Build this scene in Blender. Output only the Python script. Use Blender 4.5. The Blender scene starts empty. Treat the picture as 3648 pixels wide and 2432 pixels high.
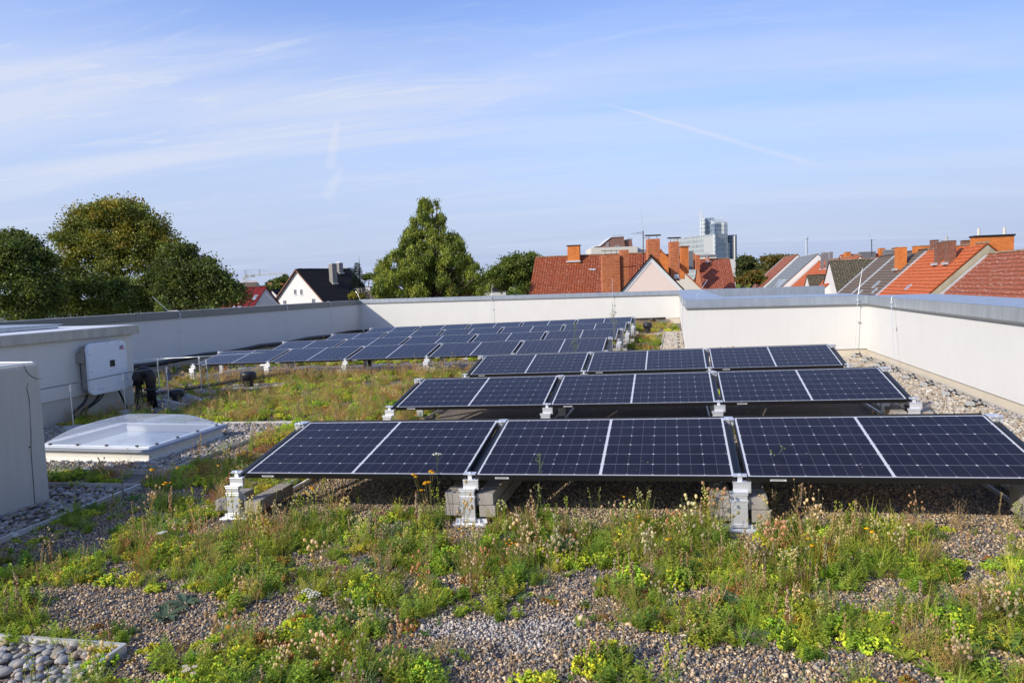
import bpy, math, random
import numpy as np
from mathutils import Vector, Matrix
rnd = random.Random(7)
rng = np.random.default_rng(11)
S = bpy.context.scene
COL = S.collection

# ---------------------------------------------------------------- camera
CF = np.array([-0.22375, 0.97154, -0.07780]); CR = np.array([0.97455, 0.22189, -0.03193])
CU = np.array([0.01376, 0.08297, 0.99646]); CC = np.array([2.2099, -3.8094, 1.6180]); FPX = 2522.7
cd = bpy.data.cameras.new('camera'); cam = bpy.data.objects.new('camera', cd); COL.objects.link(cam)
M = Matrix.Identity(4)
for i in range(3):
    M[i][0], M[i][1], M[i][2], M[i][3] = CR[i], CU[i], -CF[i], CC[i]
cam.matrix_world = M
cd.sensor_width = 36; cd.lens = FPX / 3648 * 36; cd.clip_end = 6000; cd.clip_start = 0.05
S.camera = cam
# ---------------------------------------------------------------- sun
SD = Vector((-1.30, -1.25, 1.0)).normalized()          # towards the sun
SUN_EL = math.asin(SD.z); SUN_ROT = math.atan2(SD.x, SD.y)
sl = bpy.data.lights.new('sun', 'SUN'); sl.energy = 4.5; sl.angle = math.radians(0.53); sl.color = (1.0, 0.915, 0.78)
so = bpy.data.objects.new('sun', sl); COL.objects.link(so)
so.rotation_euler = SD.to_track_quat('Z', 'Y').to_euler(); so.location = (-30, -30, 40)
# ---------------------------------------------------------------- sky
W = bpy.data.worlds.new('World'); S.world = W; W.use_nodes = True
nt = W.node_tree; nt.nodes.clear()
def wn(t, **k):
    n = nt.nodes.new(t)
    for a, b in k.items(): setattr(n, a, b)
    return n
def wmath(op, a, b=None, c=None):
    n = wn('ShaderNodeMath', operation=op)
    for i, v in enumerate((a, b, c)):
        if v is None: continue
        if isinstance(v, (int, float)): n.inputs[i].default_value = v
        else: nt.links.new(v, n.inputs[i])
    return n.outputs[0]
out = wn('ShaderNodeOutputWorld'); bg = wn('ShaderNodeBackground'); bg.inputs[1].default_value = 0.15
sky = wn('ShaderNodeTexSky', sky_type='NISHITA', sun_disc=False)
sky.sun_elevation = SUN_EL; sky.sun_rotation = SUN_ROT; sky.altitude = 50; sky.air_density = 1.25; sky.dust_density = 0.6; sky.ozone_density = 2.2
tc = wn('ShaderNodeTexCoord'); sep = wn('ShaderNodeSeparateXYZ'); nt.links.new(tc.outputs['Generated'], sep.inputs[0])
zc = wmath('ADD', wmath('MAXIMUM', sep.outputs[2], 0.0), 0.09)
px_ = wmath('DIVIDE', sep.outputs[0], zc); py_ = wmath('DIVIDE', sep.outputs[1], zc)
def plane_vec(sx, sy, rot):
    cmb = wn('ShaderNodeCombineXYZ'); nt.links.new(px_, cmb.inputs[0]); nt.links.new(py_, cmb.inputs[1])
    mp = wn('ShaderNodeMapping'); mp.inputs['Rotation'].default_value = (0, 0, rot); mp.inputs['Scale'].default_value = (sx, sy, 1)
    nt.links.new(cmb.outputs[0], mp.inputs[0]); return mp.outputs[0]
def noise(vec, sc, det, rough, dist=0.0, loc=None):
    n = wn('ShaderNodeTexNoise'); n.inputs['Scale'].default_value = sc; n.inputs['Detail'].default_value = det
    n.inputs['Roughness'].default_value = rough; n.inputs['Distortion'].default_value = dist
    nt.links.new(vec, n.inputs['Vector']); return n.outputs[0]
def ramp(v, a, b):
    n = wn('ShaderNodeMapRange'); n.interpolation_type = 'SMOOTHSTEP'
    n.inputs['From Min'].default_value = a; n.inputs['From Max'].default_value = b
    nt.links.new(v, n.inputs['Value']); return n.outputs[0]
streak = noise(plane_vec(0.22, 1.5, math.radians(14)), 0.8, 7, 0.55, 0.9)
band = noise(plane_vec(0.16, 0.5, math.radians(12)), 0.6, 3, 0.5, 0.4)
fine = noise(plane_vec(1.0, 3.5, math.radians(-14)), 1.6, 8, 0.65, 1.2)
# a broad veil in the left half of the sky, thin streaks elsewhere
veil = ramp(wmath('SUBTRACT', band, wmath('MULTIPLY', sep.outputs[0], 0.22)), 0.47, 0.66)
st = ramp(streak, 0.42, 0.72)
fn = ramp(fine, 0.5, 0.8)
azl = wmath('ADD', sep.outputs[0], 0.22)                      # direction minus centre
left = ramp(sep.outputs[0], 0.12, -0.55)
midb = wmath('MULTIPLY', ramp(sep.outputs[2], 0.10, 0.17), ramp(sep.outputs[2], 0.36, 0.24))
core = wmath('MULTIPLY', wmath('MULTIPLY', left, midb), wmath('ADD', wmath('MULTIPLY', ramp(streak, .36, .66), 0.55), wmath('ADD', wmath('MULTIPLY', fn, .35), .18)))
low = wmath('MULTIPLY', ramp(sep.outputs[2], 0.24, 0.05), 0.05)
cl = wmath('ADD', wmath('ADD', wmath('MULTIPLY', st, 0.36), wmath('MULTIPLY', veil, 0.22)), wmath('ADD', wmath('MULTIPLY', fn, 0.24), low))
cl = wmath('ADD', cl, wmath('MULTIPLY', core, 1.0))
def ray(px, py):
    d = CF + CR * (px - 1824) / FPX - CU * (py - 1216) / FPX
    return d / np.linalg.norm(d)
# condensation trails: great-circle arcs between two directions
def trail(a, b, width, strength):
    A = Vector(ray(*a)); B = Vector(ray(*b)); N = A.cross(B).normalized(); T = N.cross(A).normalized()
    L = math.acos(max(-1, min(1, A.dot(B))))
    def dot(v):
        n = wn('ShaderNodeVectorMath', operation='DOT_PRODUCT'); nt.links.new(wob, n.inputs[0]); n.inputs[1].default_value = v
        return n.outputs['Value']
    dn = wmath('ABSOLUTE', dot(N)); t = wmath('DIVIDE', wmath('ARCTAN2', dot(T), dot(A)), L)
    w = wmath('ADD', wmath('MULTIPLY', wmath('MAXIMUM', t, 0.0), width * 0.7), width * 0.5)
    prof = ramp(wmath('DIVIDE', dn, w), 1.0, 0.1)
    m = wmath('MULTIPLY', ramp(t, -0.03, 0.15), ramp(t, 1.04, 0.93))
    return wmath('MULTIPLY', wmath('MULTIPLY', prof, m), strength)
nv = wn('ShaderNodeTexNoise'); nv.inputs['Scale'].default_value = 9; nv.inputs['Detail'].default_value = 4
nt.links.new(tc.outputs['Generated'], nv.inputs['Vector'])
vs = wn('ShaderNodeVectorMath', operation='SUBTRACT'); nt.links.new(nv.outputs['Color'], vs.inputs[0]); vs.inputs[1].default_value = (.5, .5, .5)
vm = wn('ShaderNodeVectorMath', operation='SCALE'); nt.links.new(vs.outputs[0], vm.inputs[0]); vm.inputs['Scale'].default_value = 0.012
va = wn('ShaderNodeVectorMath', operation='ADD'); nt.links.new(tc.outputs['Generated'], va.inputs[0]); nt.links.new(vm.outputs[0], va.inputs[1]); wob = va.outputs[0]
tr = wmath('ADD', trail((2150, 365), (2905, 588), 0.0050, 0.46), trail((1205, 430), (1180, 600), 0.010, 0.34))
tr = wmath('ADD', tr, trail((1225, 590), (1165, 712), 0.012, 0.3))
cl = wmath('MULTIPLY', wmath('MINIMUM', wmath('ADD', cl, tr), 0.93), ramp(sep.outputs[2], 0.85, 0.5))
mix = wn('ShaderNodeMixRGB'); nt.links.new(cl, mix.inputs[0])
tint = wn('ShaderNodeMixRGB', blend_type='MULTIPLY'); tint.inputs[0].default_value = 1; tint.inputs[2].default_value = (1.16, 1.17, 1.56, 1)
nt.links.new(sky.outputs[0], tint.inputs[1]); hz_ = wn('ShaderNodeMixRGB'); nt.links.new(ramp(sep.outputs[2], 0.34, -0.02), hz_.inputs[0]); dim = wn('ShaderNodeVectorMath', operation='SCALE'); nt.links.new(tint.outputs[0], dim.inputs[0]); nt.links.new(wmath('SUBTRACT', 1.0, wmath('MULTIPLY', ramp(sep.outputs[0], -0.2, 0.45), 0.24)), dim.inputs['Scale']); nt.links.new(dim.outputs[0], hz_.inputs[1]); hz_.inputs[2].default_value = (2.95, 3.6, 5.2, 1); nt.links.new(hz_.outputs[0], mix.inputs[1])
mix.inputs[2].default_value = (4.55, 5.0, 6.15, 1)
nt.links.new(mix.outputs[0], bg.inputs[0]); nt.links.new(bg.outputs[0], out.inputs[0])
S.view_settings.view_transform = 'Standard'; S.view_settings.look = 'None'
S.view_settings.exposure = 0.0; S.view_settings.gamma = 1.0
S.render.engine = 'CYCLES'
S.cycles.transparent_max_bounces = 12; S.cycles.max_bounces = 8

# ---------------------------------------------------------------- helpers
SX = 0.022                                              # fall of the roof towards the left parapet
def at(px, py, d):
    """photo pixel + depth -> point in the scene (measuring aid)"""
    return CC + (CF + CR * (px - 1824) / FPX - CU * (py - 1216) / FPX) * d
def roofpt(px, py):
    d = CF + CR * (px - 1824) / FPX - CU * (py - 1216) / FPX
    t = (SX * CC[0] - CC[2]) / (d[2] - SX * d[0]); return CC + d * t
def aty(px, py, Y):
    d = CF + CR * (px - 1824) / FPX - CU * (py - 1216) / FPX
    return CC + d * (Y - CC[1]) / d[1]
def atx(px, py, X):
    d = CF + CR * (px - 1824) / FPX - CU * (py - 1216) / FPX
    return CC + d * (X - CC[0]) / d[0]
def rz(x): return SX * x

class MB:
    def __init__(s): s.v = []; s.f = []; s.m = []; s.uv = []
    def vert(s, *p): s.v.append(tuple(p)); return len(s.v) - 1
    def face(s, pts, mi=0, uv=None):
        b = len(s.v); s.v += [tuple(map(float, p)) for p in pts]; s.f.append(tuple(range(b, b + len(pts)))); s.m.append(mi)
        s.uv.append(uv if uv else [(0, 0)] * len(pts)); return s
    def box(s, c, d, mi=0, rot=None, taper=1.0):
        x, y, z = [k / 2 for k in d]
        P = []
        for sx, sy, sz in ((-1,-1,-1),(1,-1,-1),(1,1,-1),(-1,1,-1),(-1,-1,1),(1,-1,1),(1,1,1),(-1,1,1)):
            k = taper if sz > 0 else 1
            p = Vector((sx*x*k, sy*y*k, sz*z))
            if rot is not None: p = rot @ p
            P.append(tuple(p + Vector(c)))
        b = len(s.v); s.v += P
        for f in ((0,3,2,1),(4,5,6,7),(0,1,5,4),(1,2,6,5),(2,3,7,6),(3,0,4,7)):
            s.f.append(tuple(b+i for i in f)); s.m.append(mi)
            L = {(0,3,2,1):(0,1),(4,5,6,7):(0,1),(0,1,5,4):(0,2),(1,2,6,5):(1,2),(2,3,7,6):(0,2),(3,0,4,7):(1,2)}[f]
            s.uv.append([(P[i][L[0]], P[i][L[1]]) for i in f])
        return s
    def span(s, a, b, mi=0):
        return s.box([(a[i]+b[i])/2 for i in range(3)], [abs(b[i]-a[i]) for i in range(3)], mi)
    def tube(s, pts, r, n=8, mi=0, cap=True):
        pts = [Vector(p) for p in pts]; rs = r if isinstance(r, (list, tuple)) else [r]*len(pts)
        rings = []
        up = Vector((0,0,1))
        for i, p in enumerate(pts):
            t = (pts[min(i+1, len(pts)-1)] - pts[max(i-1, 0)]).normalized()
            a = t.cross(up)
            if a.length < 1e-3: a = t.cross(Vector((0,1,0)))
            a.normalize(); b = t.cross(a)
            base = len(s.v)
            for k in range(n):
                q = p + (a*math.cos(2*math.pi*k/n) + b*math.sin(2*math.pi*k/n))*rs[i]; s.v.append(tuple(q))
            rings.append(base)
        for i in range(len(pts)-1):
            for k in range(n):
                k2 = (k+1) % n
                s.f.append((rings[i]+k, rings[i]+k2, rings[i+1]+k2, rings[i+1]+k)); s.m.append(mi); s.uv.append([(0,0)]*4)
        if cap:
            s.f.append(tuple(rings[0]+k for k in range(n))[::-1]); s.m.append(mi); s.uv.append([(0,0)]*n)
            s.f.append(tuple(rings[-1]+k for k in range(n))); s.m.append(mi); s.uv.append([(0,0)]*n)
        return s
    def lathe(s, prof, c=(0,0,0), n=20, mi=0):
        b = len(s.v); c = Vector(c)
        for r, z in prof:
            for k in range(n):
                a = 2*math.pi*k/n; s.v.append((c.x+r*math.cos(a), c.y+r*math.sin(a), c.z+z))
        for i in range(len(prof)-1):
            for k in range(n):
                k2 = (k+1) % n
                s.f.append((b+i*n+k, b+i*n+k2, b+(i+1)*n+k2, b+(i+1)*n+k)); s.m.append(mi); s.uv.append([(0,0)]*4)
        s.f.append(tuple(b+(len(prof)-1)*n+k for k in range(n))); s.m.append(mi); s.uv.append([(0,0)]*n)
        return s
    def build(s, name, mats, parent=None, bevel=0, smooth=False, mw=None):
        me = bpy.data.meshes.new(name); me.from_pydata(s.v, [], s.f)
        if not isinstance(mats, (list, tuple)): mats = [mats]
        for m in mats: me.materials.append(m)
        me.polygons.foreach_set('material_index', s.m)
        u = me.uv_layers.new(name='UVMap'); flat = [c for f in s.uv for p in f for c in p]
        u.data.foreach_set('uv', flat)
        if smooth: me.polygons.foreach_set('use_smooth', [True]*len(s.f))
        me.update(); o = bpy.data.objects.new(name, me); COL.objects.link(o)
        if bevel:
            b = o.modifiers.new('bevel', 'BEVEL'); b.width = bevel; b.segments = 2; b.limit_method = 'ANGLE'
        if mw is not None: o.matrix_world = mw
        if parent: o.parent = parent
        return o
def tag(o, label=None, cat=None, group=None, kind=None):
    for k, v in (('label', label), ('category', cat), ('group', group), ('kind', kind)):
        if v: o[k] = v
    return o
def empty(name, loc=(0,0,0), rot=(0,0,0), label=None, cat=None, group=None):
    o = bpy.data.objects.new(name, None); COL.objects.link(o); o.location = loc; o.rotation_euler = rot
    o.empty_display_size = 0.1
    return tag(o, label, cat, group)
def copy_tree(o, parent=None):
    c = o.copy(); COL.objects.link(c); c.parent = parent
    for ch in list(o.children): copy_tree(ch, c)
    return c
def np_obj(name, V, F, mat, C=None, parent=None, smooth=False, N=None):
    """triangle soup from numpy arrays"""
    me = bpy.data.meshes.new(name); V = np.ascontiguousarray(V, np.float32); F = np.ascontiguousarray(F, np.int32)
    me.vertices.add(len(V)); me.vertices.foreach_set('co', V.ravel())
    me.loops.add(F.size); me.loops.foreach_set('vertex_index', F.ravel())
    me.polygons.add(len(F)); me.polygons.foreach_set('loop_start', np.arange(0, F.size, 3, dtype=np.int32))
    me.polygons.foreach_set('loop_total', np.full(len(F), 3, np.int32))
    if smooth: me.polygons.foreach_set('use_smooth', np.ones(len(F), bool))
    me.materials.append(mat)
    if C is not None:
        a = me.color_attributes.new('Col', 'FLOAT_COLOR', 'POINT')
        c4 = np.ones((len(V), 4), np.float32); c4[:, :3] = C; a.data.foreach_set('color', c4.ravel())
    me.update(calc_edges=True)
    o = bpy.data.objects.new(name, me); COL.objects.link(o)
    if parent: o.parent = parent
    return o

# ---------------------------------------------------------------- materials
def newmat(name):
    m = bpy.data.materials.new(name); m.use_nodes = True; n = m.node_tree; b = n.nodes['Principled BSDF']
    return m, n, b
def N(n, t, ins=None, **k):
    x = n.nodes.new(t)
    for a, b in k.items(): setattr(x, a, b)
    if ins:
        for a, b in ins.items():
            if hasattr(b, 'links') or isinstance(b, bpy.types.NodeSocket): n.links.new(b, x.inputs[a])
            else: x.inputs[a].default_value = b
    return x
def rgba(c): return (c[0], c[1], c[2], 1)
def simple(name, col, rough=0.6, metal=0.0, var=0.12, scale=6, bump=0.0, bscale=60, stretch=None, coord='Object', spec=None):
    m, n, b = newmat(name)
    t = N(n, 'ShaderNodeTexCoord'); src = t.outputs[coord]
    if stretch:
        src = N(n, 'ShaderNodeMapping', {'Vector': src, 'Scale': stretch}).outputs[0]
    no = N(n, 'ShaderNodeTexNoise', {'Vector': src, 'Scale': scale, 'Detail': 6, 'Roughness': 0.62})
    r = N(n, 'ShaderNodeMapRange', {'Value': no.outputs[0], 'From Min': 0.3, 'From Max': 0.7, 'To Min': 1-var, 'To Max': 1+var})
    mx = N(n, 'ShaderNodeVectorMath', {0: col, 'Scale': r.outputs[0]}, operation='SCALE')
    n.links.new(mx.outputs[0], b.inputs['Base Color'])
    b.inputs['Roughness'].default_value = rough; b.inputs['Metallic'].default_value = metal
    if spec is not None: b.inputs['Specular IOR Level'].default_value = spec
    if bump:
        n2 = N(n, 'ShaderNodeTexNoise', {'Vector': t.outputs[coord], 'Scale': bscale, 'Detail': 4})
        bp = N(n, 'ShaderNodeBump', {'Height': n2.outputs[0], 'Strength': bump, 'Distance': 0.01})
        n.links.new(bp.outputs[0], b.inputs['Normal'])
    return m
MAT = {}
MAT['render'] = simple('white_render', (0.69, 0.68, 0.645), 0.9, var=0.025, scale=1.6, bump=0.25, bscale=180, spec=0.2)
def weather(m):
    n = m.node_tree; b = n.nodes['Principled BSDF']; l = b.inputs['Base Color'].links[0]; src = l.from_socket; t = N(n, 'ShaderNodeTexCoord')
    a = N(n, 'ShaderNodeTexNoise', {'Vector': N(n, 'ShaderNodeMapping', {'Vector': t.outputs['Object'], 'Scale': (4, 4, .25)}).outputs[0], 'Scale': 2.5, 'Detail': 5, 'Roughness': .7})
    r = N(n, 'ShaderNodeMapRange', {'Value': a.outputs[0], 'From Min': .52, 'From Max': .78, 'To Min': 0, 'To Max': .08}); c = N(n, 'ShaderNodeMixRGB', {0: r.outputs[0], 1: src, 2: (.36, .33, .28, 1)}); n.links.new(c.outputs[0], b.inputs['Base Color'])
weather(MAT['render'])
MAT['plinth'] = simple('beige_membrane', (0.60, 0.54, 0.43), 0.7, var=0.05, scale=3, spec=0.3)
MAT['beigegrey'] = simple('beige_grey_membrane', (0.52, 0.50, 0.44), 0.6, var=0.05, scale=2.5, stretch=(6, 6, 0.7), spec=0.35)
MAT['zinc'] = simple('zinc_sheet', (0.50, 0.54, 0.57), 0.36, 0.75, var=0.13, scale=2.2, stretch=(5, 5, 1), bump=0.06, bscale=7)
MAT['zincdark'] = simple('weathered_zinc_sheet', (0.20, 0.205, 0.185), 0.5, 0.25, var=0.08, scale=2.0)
MAT['shedcap'] = simple('stained_capping', (0.46, 0.43, 0.37), 0.6, 0.1, var=0.18, scale=3, stretch=(1, 4, 1.2))
MAT['alu'] = simple('mill_aluminium', (0.80, 0.81, 0.82), 0.38, 0.55, var=0.08, scale=5, stretch=(1, 1, 30), bump=0.03, bscale=90)
MAT['clad_grey'] = simple('grey_cladding', (0.17, 0.17, 0.18), 0.6, var=0.08, scale=3)
MAT['galv'] = simple('galvanised_steel', (0.62, 0.66, 0.68), 0.4, 0.7, var=0.08, scale=20)
MAT['black'] = simple('black_anodised', (0.014, 0.013, 0.013), 0.35, 0.0, var=0.1, scale=9, spec=0.4)
MAT['rubber'] = simple('black_plastic', (0.018, 0.018, 0.02), 0.45, var=0.2, scale=12, spec=0.4)
MAT['block'] = simple('concrete_block', (0.34, 0.31, 0.27), 0.95, var=0.16, scale=14, bump=0.6, bscale=90)
MAT['concrete'] = simple('pale_concrete', (0.40, 0.41, 0.40), 0.9, var=0.14, scale=18, bump=0.4, bscale=80)
MAT['white_plastic'] = simple('white_plastic', (0.86, 0.87, 0.88), 0.3, var=0.02, scale=3)
MAT['white_shell'] = simple('white_painted_shell', (0.74, 0.78, 0.86), 0.22, var=0.015, scale=3)
MAT['greyplate'] = simple('grey_bracket', (0.34, 0.33, 0.30), 0.5, 0.4, var=0.08, scale=12)
MAT['screen'] = simple('dark_display', (0.02, 0.025, 0.03), 0.12, var=0.05)
MAT['logo_blue'] = simple('logo_blue', (0.03, 0.06, 0.22), 0.4, var=0.02)
MAT['logo_red'] = simple('logo_red', (0.62, 0.02, 0.03), 0.4, var=0.02)
MAT['logo_white'] = simple('logo_white', (0.85, 0.85, 0.85), 0.4, var=0.02)
MAT['ink'] = simple('dark_print', (0.04, 0.04, 0.05), 0.5, var=0.02)
MAT['rubberseam'] = simple('seam', (0.10, 0.095, 0.085), 0.7, var=0.1)
MAT['membrane_white'] = simple('white_roof_membrane', (0.66, 0.68, 0.70), 0.7, var=0.06, scale=1.4)
MAT['backsheet'] = simple('panel_backsheet', (0.55, 0.55, 0.56), 0.5, var=0.02)
MAT['edgeprofile'] = simple('gravel_edge_strip', (0.62, 0.60, 0.56), 0.5, 0.3, var=0.1, scale=14)

def leafmat(name, trans=0.35, rough=0.55):
    m, n, b = newmat(name)
    c = N(n, 'ShaderNodeAttribute', attribute_name='Col')
    b.inputs['Roughness'].default_value = rough; b.inputs['Specular IOR Level'].default_value = 0.3
    n.links.new(c.outputs['Color'], b.inputs['Base Color'])
    g = N(n, 'ShaderNodeVectorMath', {0: c.outputs['Color'], 1: (1.25, 1.2, 0.7)}, operation='MULTIPLY')
    t = N(n, 'ShaderNodeBsdfTranslucent', {'Color': g.outputs[0]})
    mx = N(n, 'ShaderNodeMixShader', {0: trans, 1: b.outputs[0], 2: t.outputs[0]})
    n.links.new(mx.outputs[0], n.nodes['Material Output'].inputs[0]); return m
MAT['leaf'] = leafmat('leaves', 0.42); MAT['treeleaf'] = leafmat('tree_leaves', 0.28, 0.5)
MAT['petal'] = leafmat('petals', 0.2, 0.7)
def attrmat(name, rough=0.85, spec=0.3):
    m, n, b = newmat(name); c = N(n, 'ShaderNodeAttribute', attribute_name='Col')
    n.links.new(c.outputs['Color'], b.inputs['Base Color']); b.inputs['Roughness'].default_value = rough; b.inputs['Specular IOR Level'].default_value = spec
    t = N(n, 'ShaderNodeTexCoord')
    n2 = N(n, 'ShaderNodeTexNoise', {'Vector': t.outputs['Object'], 'Scale': 160, 'Detail': 3})
    bp = N(n, 'ShaderNodeBump', {'Height': n2.outputs[0], 'Strength': 0.3, 'Distance': 0.004}); n.links.new(bp.outputs[0], b.inputs['Normal'])
    return m
MAT['stone'] = attrmat('gravel_stone', 0.9, 0.25); MAT['pebble'] = attrmat('river_pebble', 0.7, 0.35)
MAT['bark'] = simple('bark', (0.10, 0.075, 0.05), 0.95, var=0.3, scale=3, bump=0.8, bscale=12)

def substrate():
    m, n, b = newmat('planting_substrate'); t = N(n, 'ShaderNodeTexCoord')
    v = N(n, 'ShaderNodeTexVoronoi', {'Vector': t.outputs['Object'], 'Scale': 85.0})
    cr = N(n, 'ShaderNodeValToRGB', {'Fac': N(n, 'ShaderNodeSeparateColor', {0: v.outputs['Color']}).outputs[0]})
    e = cr.color_ramp.elements; e[0].position = 0; e[0].color = (0.10, 0.10, 0.115, 1); e[1].position = 1; e[1].color = (0.30, 0.22, 0.16, 1)
    for p, c in ((0.3, (0.16, 0.155, 0.16, 1)), (0.5, (0.24, 0.18, 0.14, 1)), (0.75, (0.34, 0.27, 0.21, 1))):
        x = e.new(p); x.color = c
    no = N(n, 'ShaderNodeTexNoise', {'Vector': t.outputs['Object'], 'Scale': 2.2, 'Detail': 5})
    mx = N(n, 'ShaderNodeMixRGB', {0: N(n, 'ShaderNodeMapRange', {'Value': no.outputs[0], 'From Min': .35, 'From Max': .65}).outputs[0], 1: cr.outputs[0], 2: (0.20, 0.165, 0.125, 1)})
    mx2 = N(n, 'ShaderNodeMixRGB', {0: 0.45, 1: cr.outputs[0], 2: mx.outputs[0]})
    n.links.new(mx2.outputs[0], b.inputs['Base Color']); b.inputs['Roughness'].default_value = 0.95
    bp = N(n, 'ShaderNodeBump', {'Height': v.outputs['Distance'], 'Strength': 1.0, 'Distance': 0.012}); bp.invert = True
    n.links.new(bp.outputs[0], b.inputs['Normal']); return m
MAT['substrate'] = substrate()

PW, PD, PTH = 1.69, 1.0, 0.036
def glassmat():
    """front glass of a half-cut cell module: object x 0..PW, y 0..PD"""
    m, n, b = newmat('solar_cells'); t = N(n, 'ShaderNodeTexCoord'); sp = N(n, 'ShaderNodeSeparateXYZ', {0: t.outputs['Object']})
    def ma(op, a, c=None, d=None):
        x = N(n, 'ShaderNodeMath', operation=op)
        for i, q in enumerate((a, c, d)):
            if q is None: continue
            if isinstance(q, (int, float)): x.inputs[i].default_value = q
            else: n.links.new(q, x.inputs[i])
        return x.outputs[0]
    X = sp.outputs[0]; Y = sp.outputs[1]
    mx0, my0 = 0.024, 0.022
    # halves
    xh = ma('ABSOLUTE', ma('SUBTRACT', X, PW/2)); gap = 0.009
    xc = ma('SUBTRACT', xh, gap); half = PW/2 - gap - mx0
    cw = half / 5.0
    u = ma('DIVIDE', xc, cw); uf = ma('FRACT', u); du = ma('MULTIPLY', ma('MINIMUM', uf, ma('SUBTRACT', 1.0, uf)), cw)
    uh = ma('FRACT', ma('MULTIPLY', u, 2.0)); duh = ma('MULTIPLY', ma('MINIMUM', uh, ma('SUBTRACT', 1.0, uh)), cw/2)
    ch = (PD - 2*my0) / 6.0
    v = ma('DIVIDE', ma('SUBTRACT', Y, my0), ch); vf = ma('FRACT', v); dv = ma('MULTIPLY', ma('MINIMUM', vf, ma('SUBTRACT', 1.0, vf)), ch)
    l1 = ma('MULTIPLY', ma('LESS_THAN', dv, 0.0014), 0.48); l2 = ma('MULTIPLY', ma('LESS_THAN', duh, 0.0009), 0.2); dia = ma('MULTIPLY', ma('LESS_THAN', ma('ADD', du, dv), 0.0095), .85)
    cen = ma('LESS_THAN', xc, 0.0); ex = ma('GREATER_THAN', xc, half)
    ey = ma('MAXIMUM', ma('LESS_THAN', v, 0.0), ma('GREATER_THAN', v, 6.0))
    w = ma('MAXIMUM', ma('MAXIMUM', l1, l2), ma('MAXIMUM', dia, ma('MAXIMUM', cen, ma('MAXIMUM', ex, ey))))
    # busbar wires: very fine, only a faint lightening
    bb = ma('MULTIPLY', ma('LESS_THAN', ma('FRACT', ma('MULTIPLY', v, 9.0)), 0.09), 0.05)
    ci = N(n, 'ShaderNodeTexWhiteNoise', {'Vector': N(n, 'ShaderNodeCombineXYZ', {0: ma('FLOOR', ma('MULTIPLY', u, 2.0)), 1: ma('FLOOR', v), 2: ma('SIGN', ma('SUBTRACT', X, PW/2))}).outputs[0]}, noise_dimensions='3D')
    cellc = N(n, 'ShaderNodeMixRGB', {0: ci.outputs['Value'], 1: (0.0065, 0.0045, 0.013, 1), 2: (0.0085, 0.0062, 0.018, 1)})
    c1 = N(n, 'ShaderNodeMixRGB', {0: bb, 1: cellc.outputs[0], 2: (0.4, 0.42, 0.5, 1)})
    c2 = N(n, 'ShaderNodeMixRGB', {0: w, 1: c1.outputs[0], 2: (0.60, 0.61, 0.63, 1)})
    # settled dust
    no = N(n, 'ShaderNodeTexNoise', {'Vector': t.outputs['Object'], 'Scale': 5, 'Detail': 7, 'Roughness': 0.7})
    du_ = N(n, 'ShaderNodeMapRange', {'Value': no.outputs[0], 'From Min': .35, 'From Max': .8, 'To Min': 0.001, 'To Max': 0.014})
    oi = N(n, 'ShaderNodeObjectInfo'); edge_ = ma('MULTIPLY', ma('MAXIMUM', ma('SUBTRACT', 1.0, ma('DIVIDE', Y, 0.07)), 0.0), 0.035)
    du2 = ma('ADD', ma('MULTIPLY', du_.outputs[0], ma('ADD', 0.4, ma('MULTIPLY', oi.outputs['Random'], 1.3))), edge_)
    sp_ = N(n, 'ShaderNodeTexNoise', {'Vector': N(n, 'ShaderNodeVectorMath', {0: t.outputs['Object'], 1: oi.outputs['Location']}, operation='ADD').outputs[0], 'Scale': 38, 'Detail': 1}); du2 = ma('ADD', du2, ma('MULTIPLY', ma('GREATER_THAN', sp_.outputs[0], 0.80), 0.5))
    c3 = N(n, 'ShaderNodeMixRGB', {0: du2, 1: c2.outputs[0], 2: (0.45, 0.42, 0.38, 1)})
    n.links.new(c3.outputs[0], b.inputs['Base Color'])
    b.inputs['Roughness'].default_value = 0.12; b.inputs['IOR'].default_value = 1.21; b.inputs['Specular IOR Level'].default_value = 0.5
    return m
MAT['cells'] = glassmat()

def clearmat(name, tint=(1, 1, 1), alpha=0.12, rough=0.05):
    m, n, b = newmat(name)
    gl = N(n, 'ShaderNodeBsdfGlossy', {'Color': (0.9, 0.93, 1, 1), 'Roughness': rough}); tr_ = N(n, 'ShaderNodeBsdfTransparent', {'Color': rgba(tint)})
    fr = N(n, 'ShaderNodeFresnel', {'IOR': 1.45}); mm = N(n, 'ShaderNodeMath', {0: fr.outputs[0], 1: 0.55}, operation='MULTIPLY')
    df = N(n, 'ShaderNodeBsdfDiffuse', {'Color': (0.8, 0.83, 0.85, 1)})
    a = N(n, 'ShaderNodeMixShader', {0: alpha, 1: tr_.outputs[0], 2: df.outputs[0]})
    s = N(n, 'ShaderNodeMixShader', {0: mm.outputs[0], 1: a.outputs[0], 2: gl.outputs[0]})
    n.links.new(s.outputs[0], n.nodes['Material Output'].inputs[0]); return m
MAT['acrylic'] = clearmat('clear_acrylic', (0.95, 0.97, 0.98), 0.2)

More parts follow.
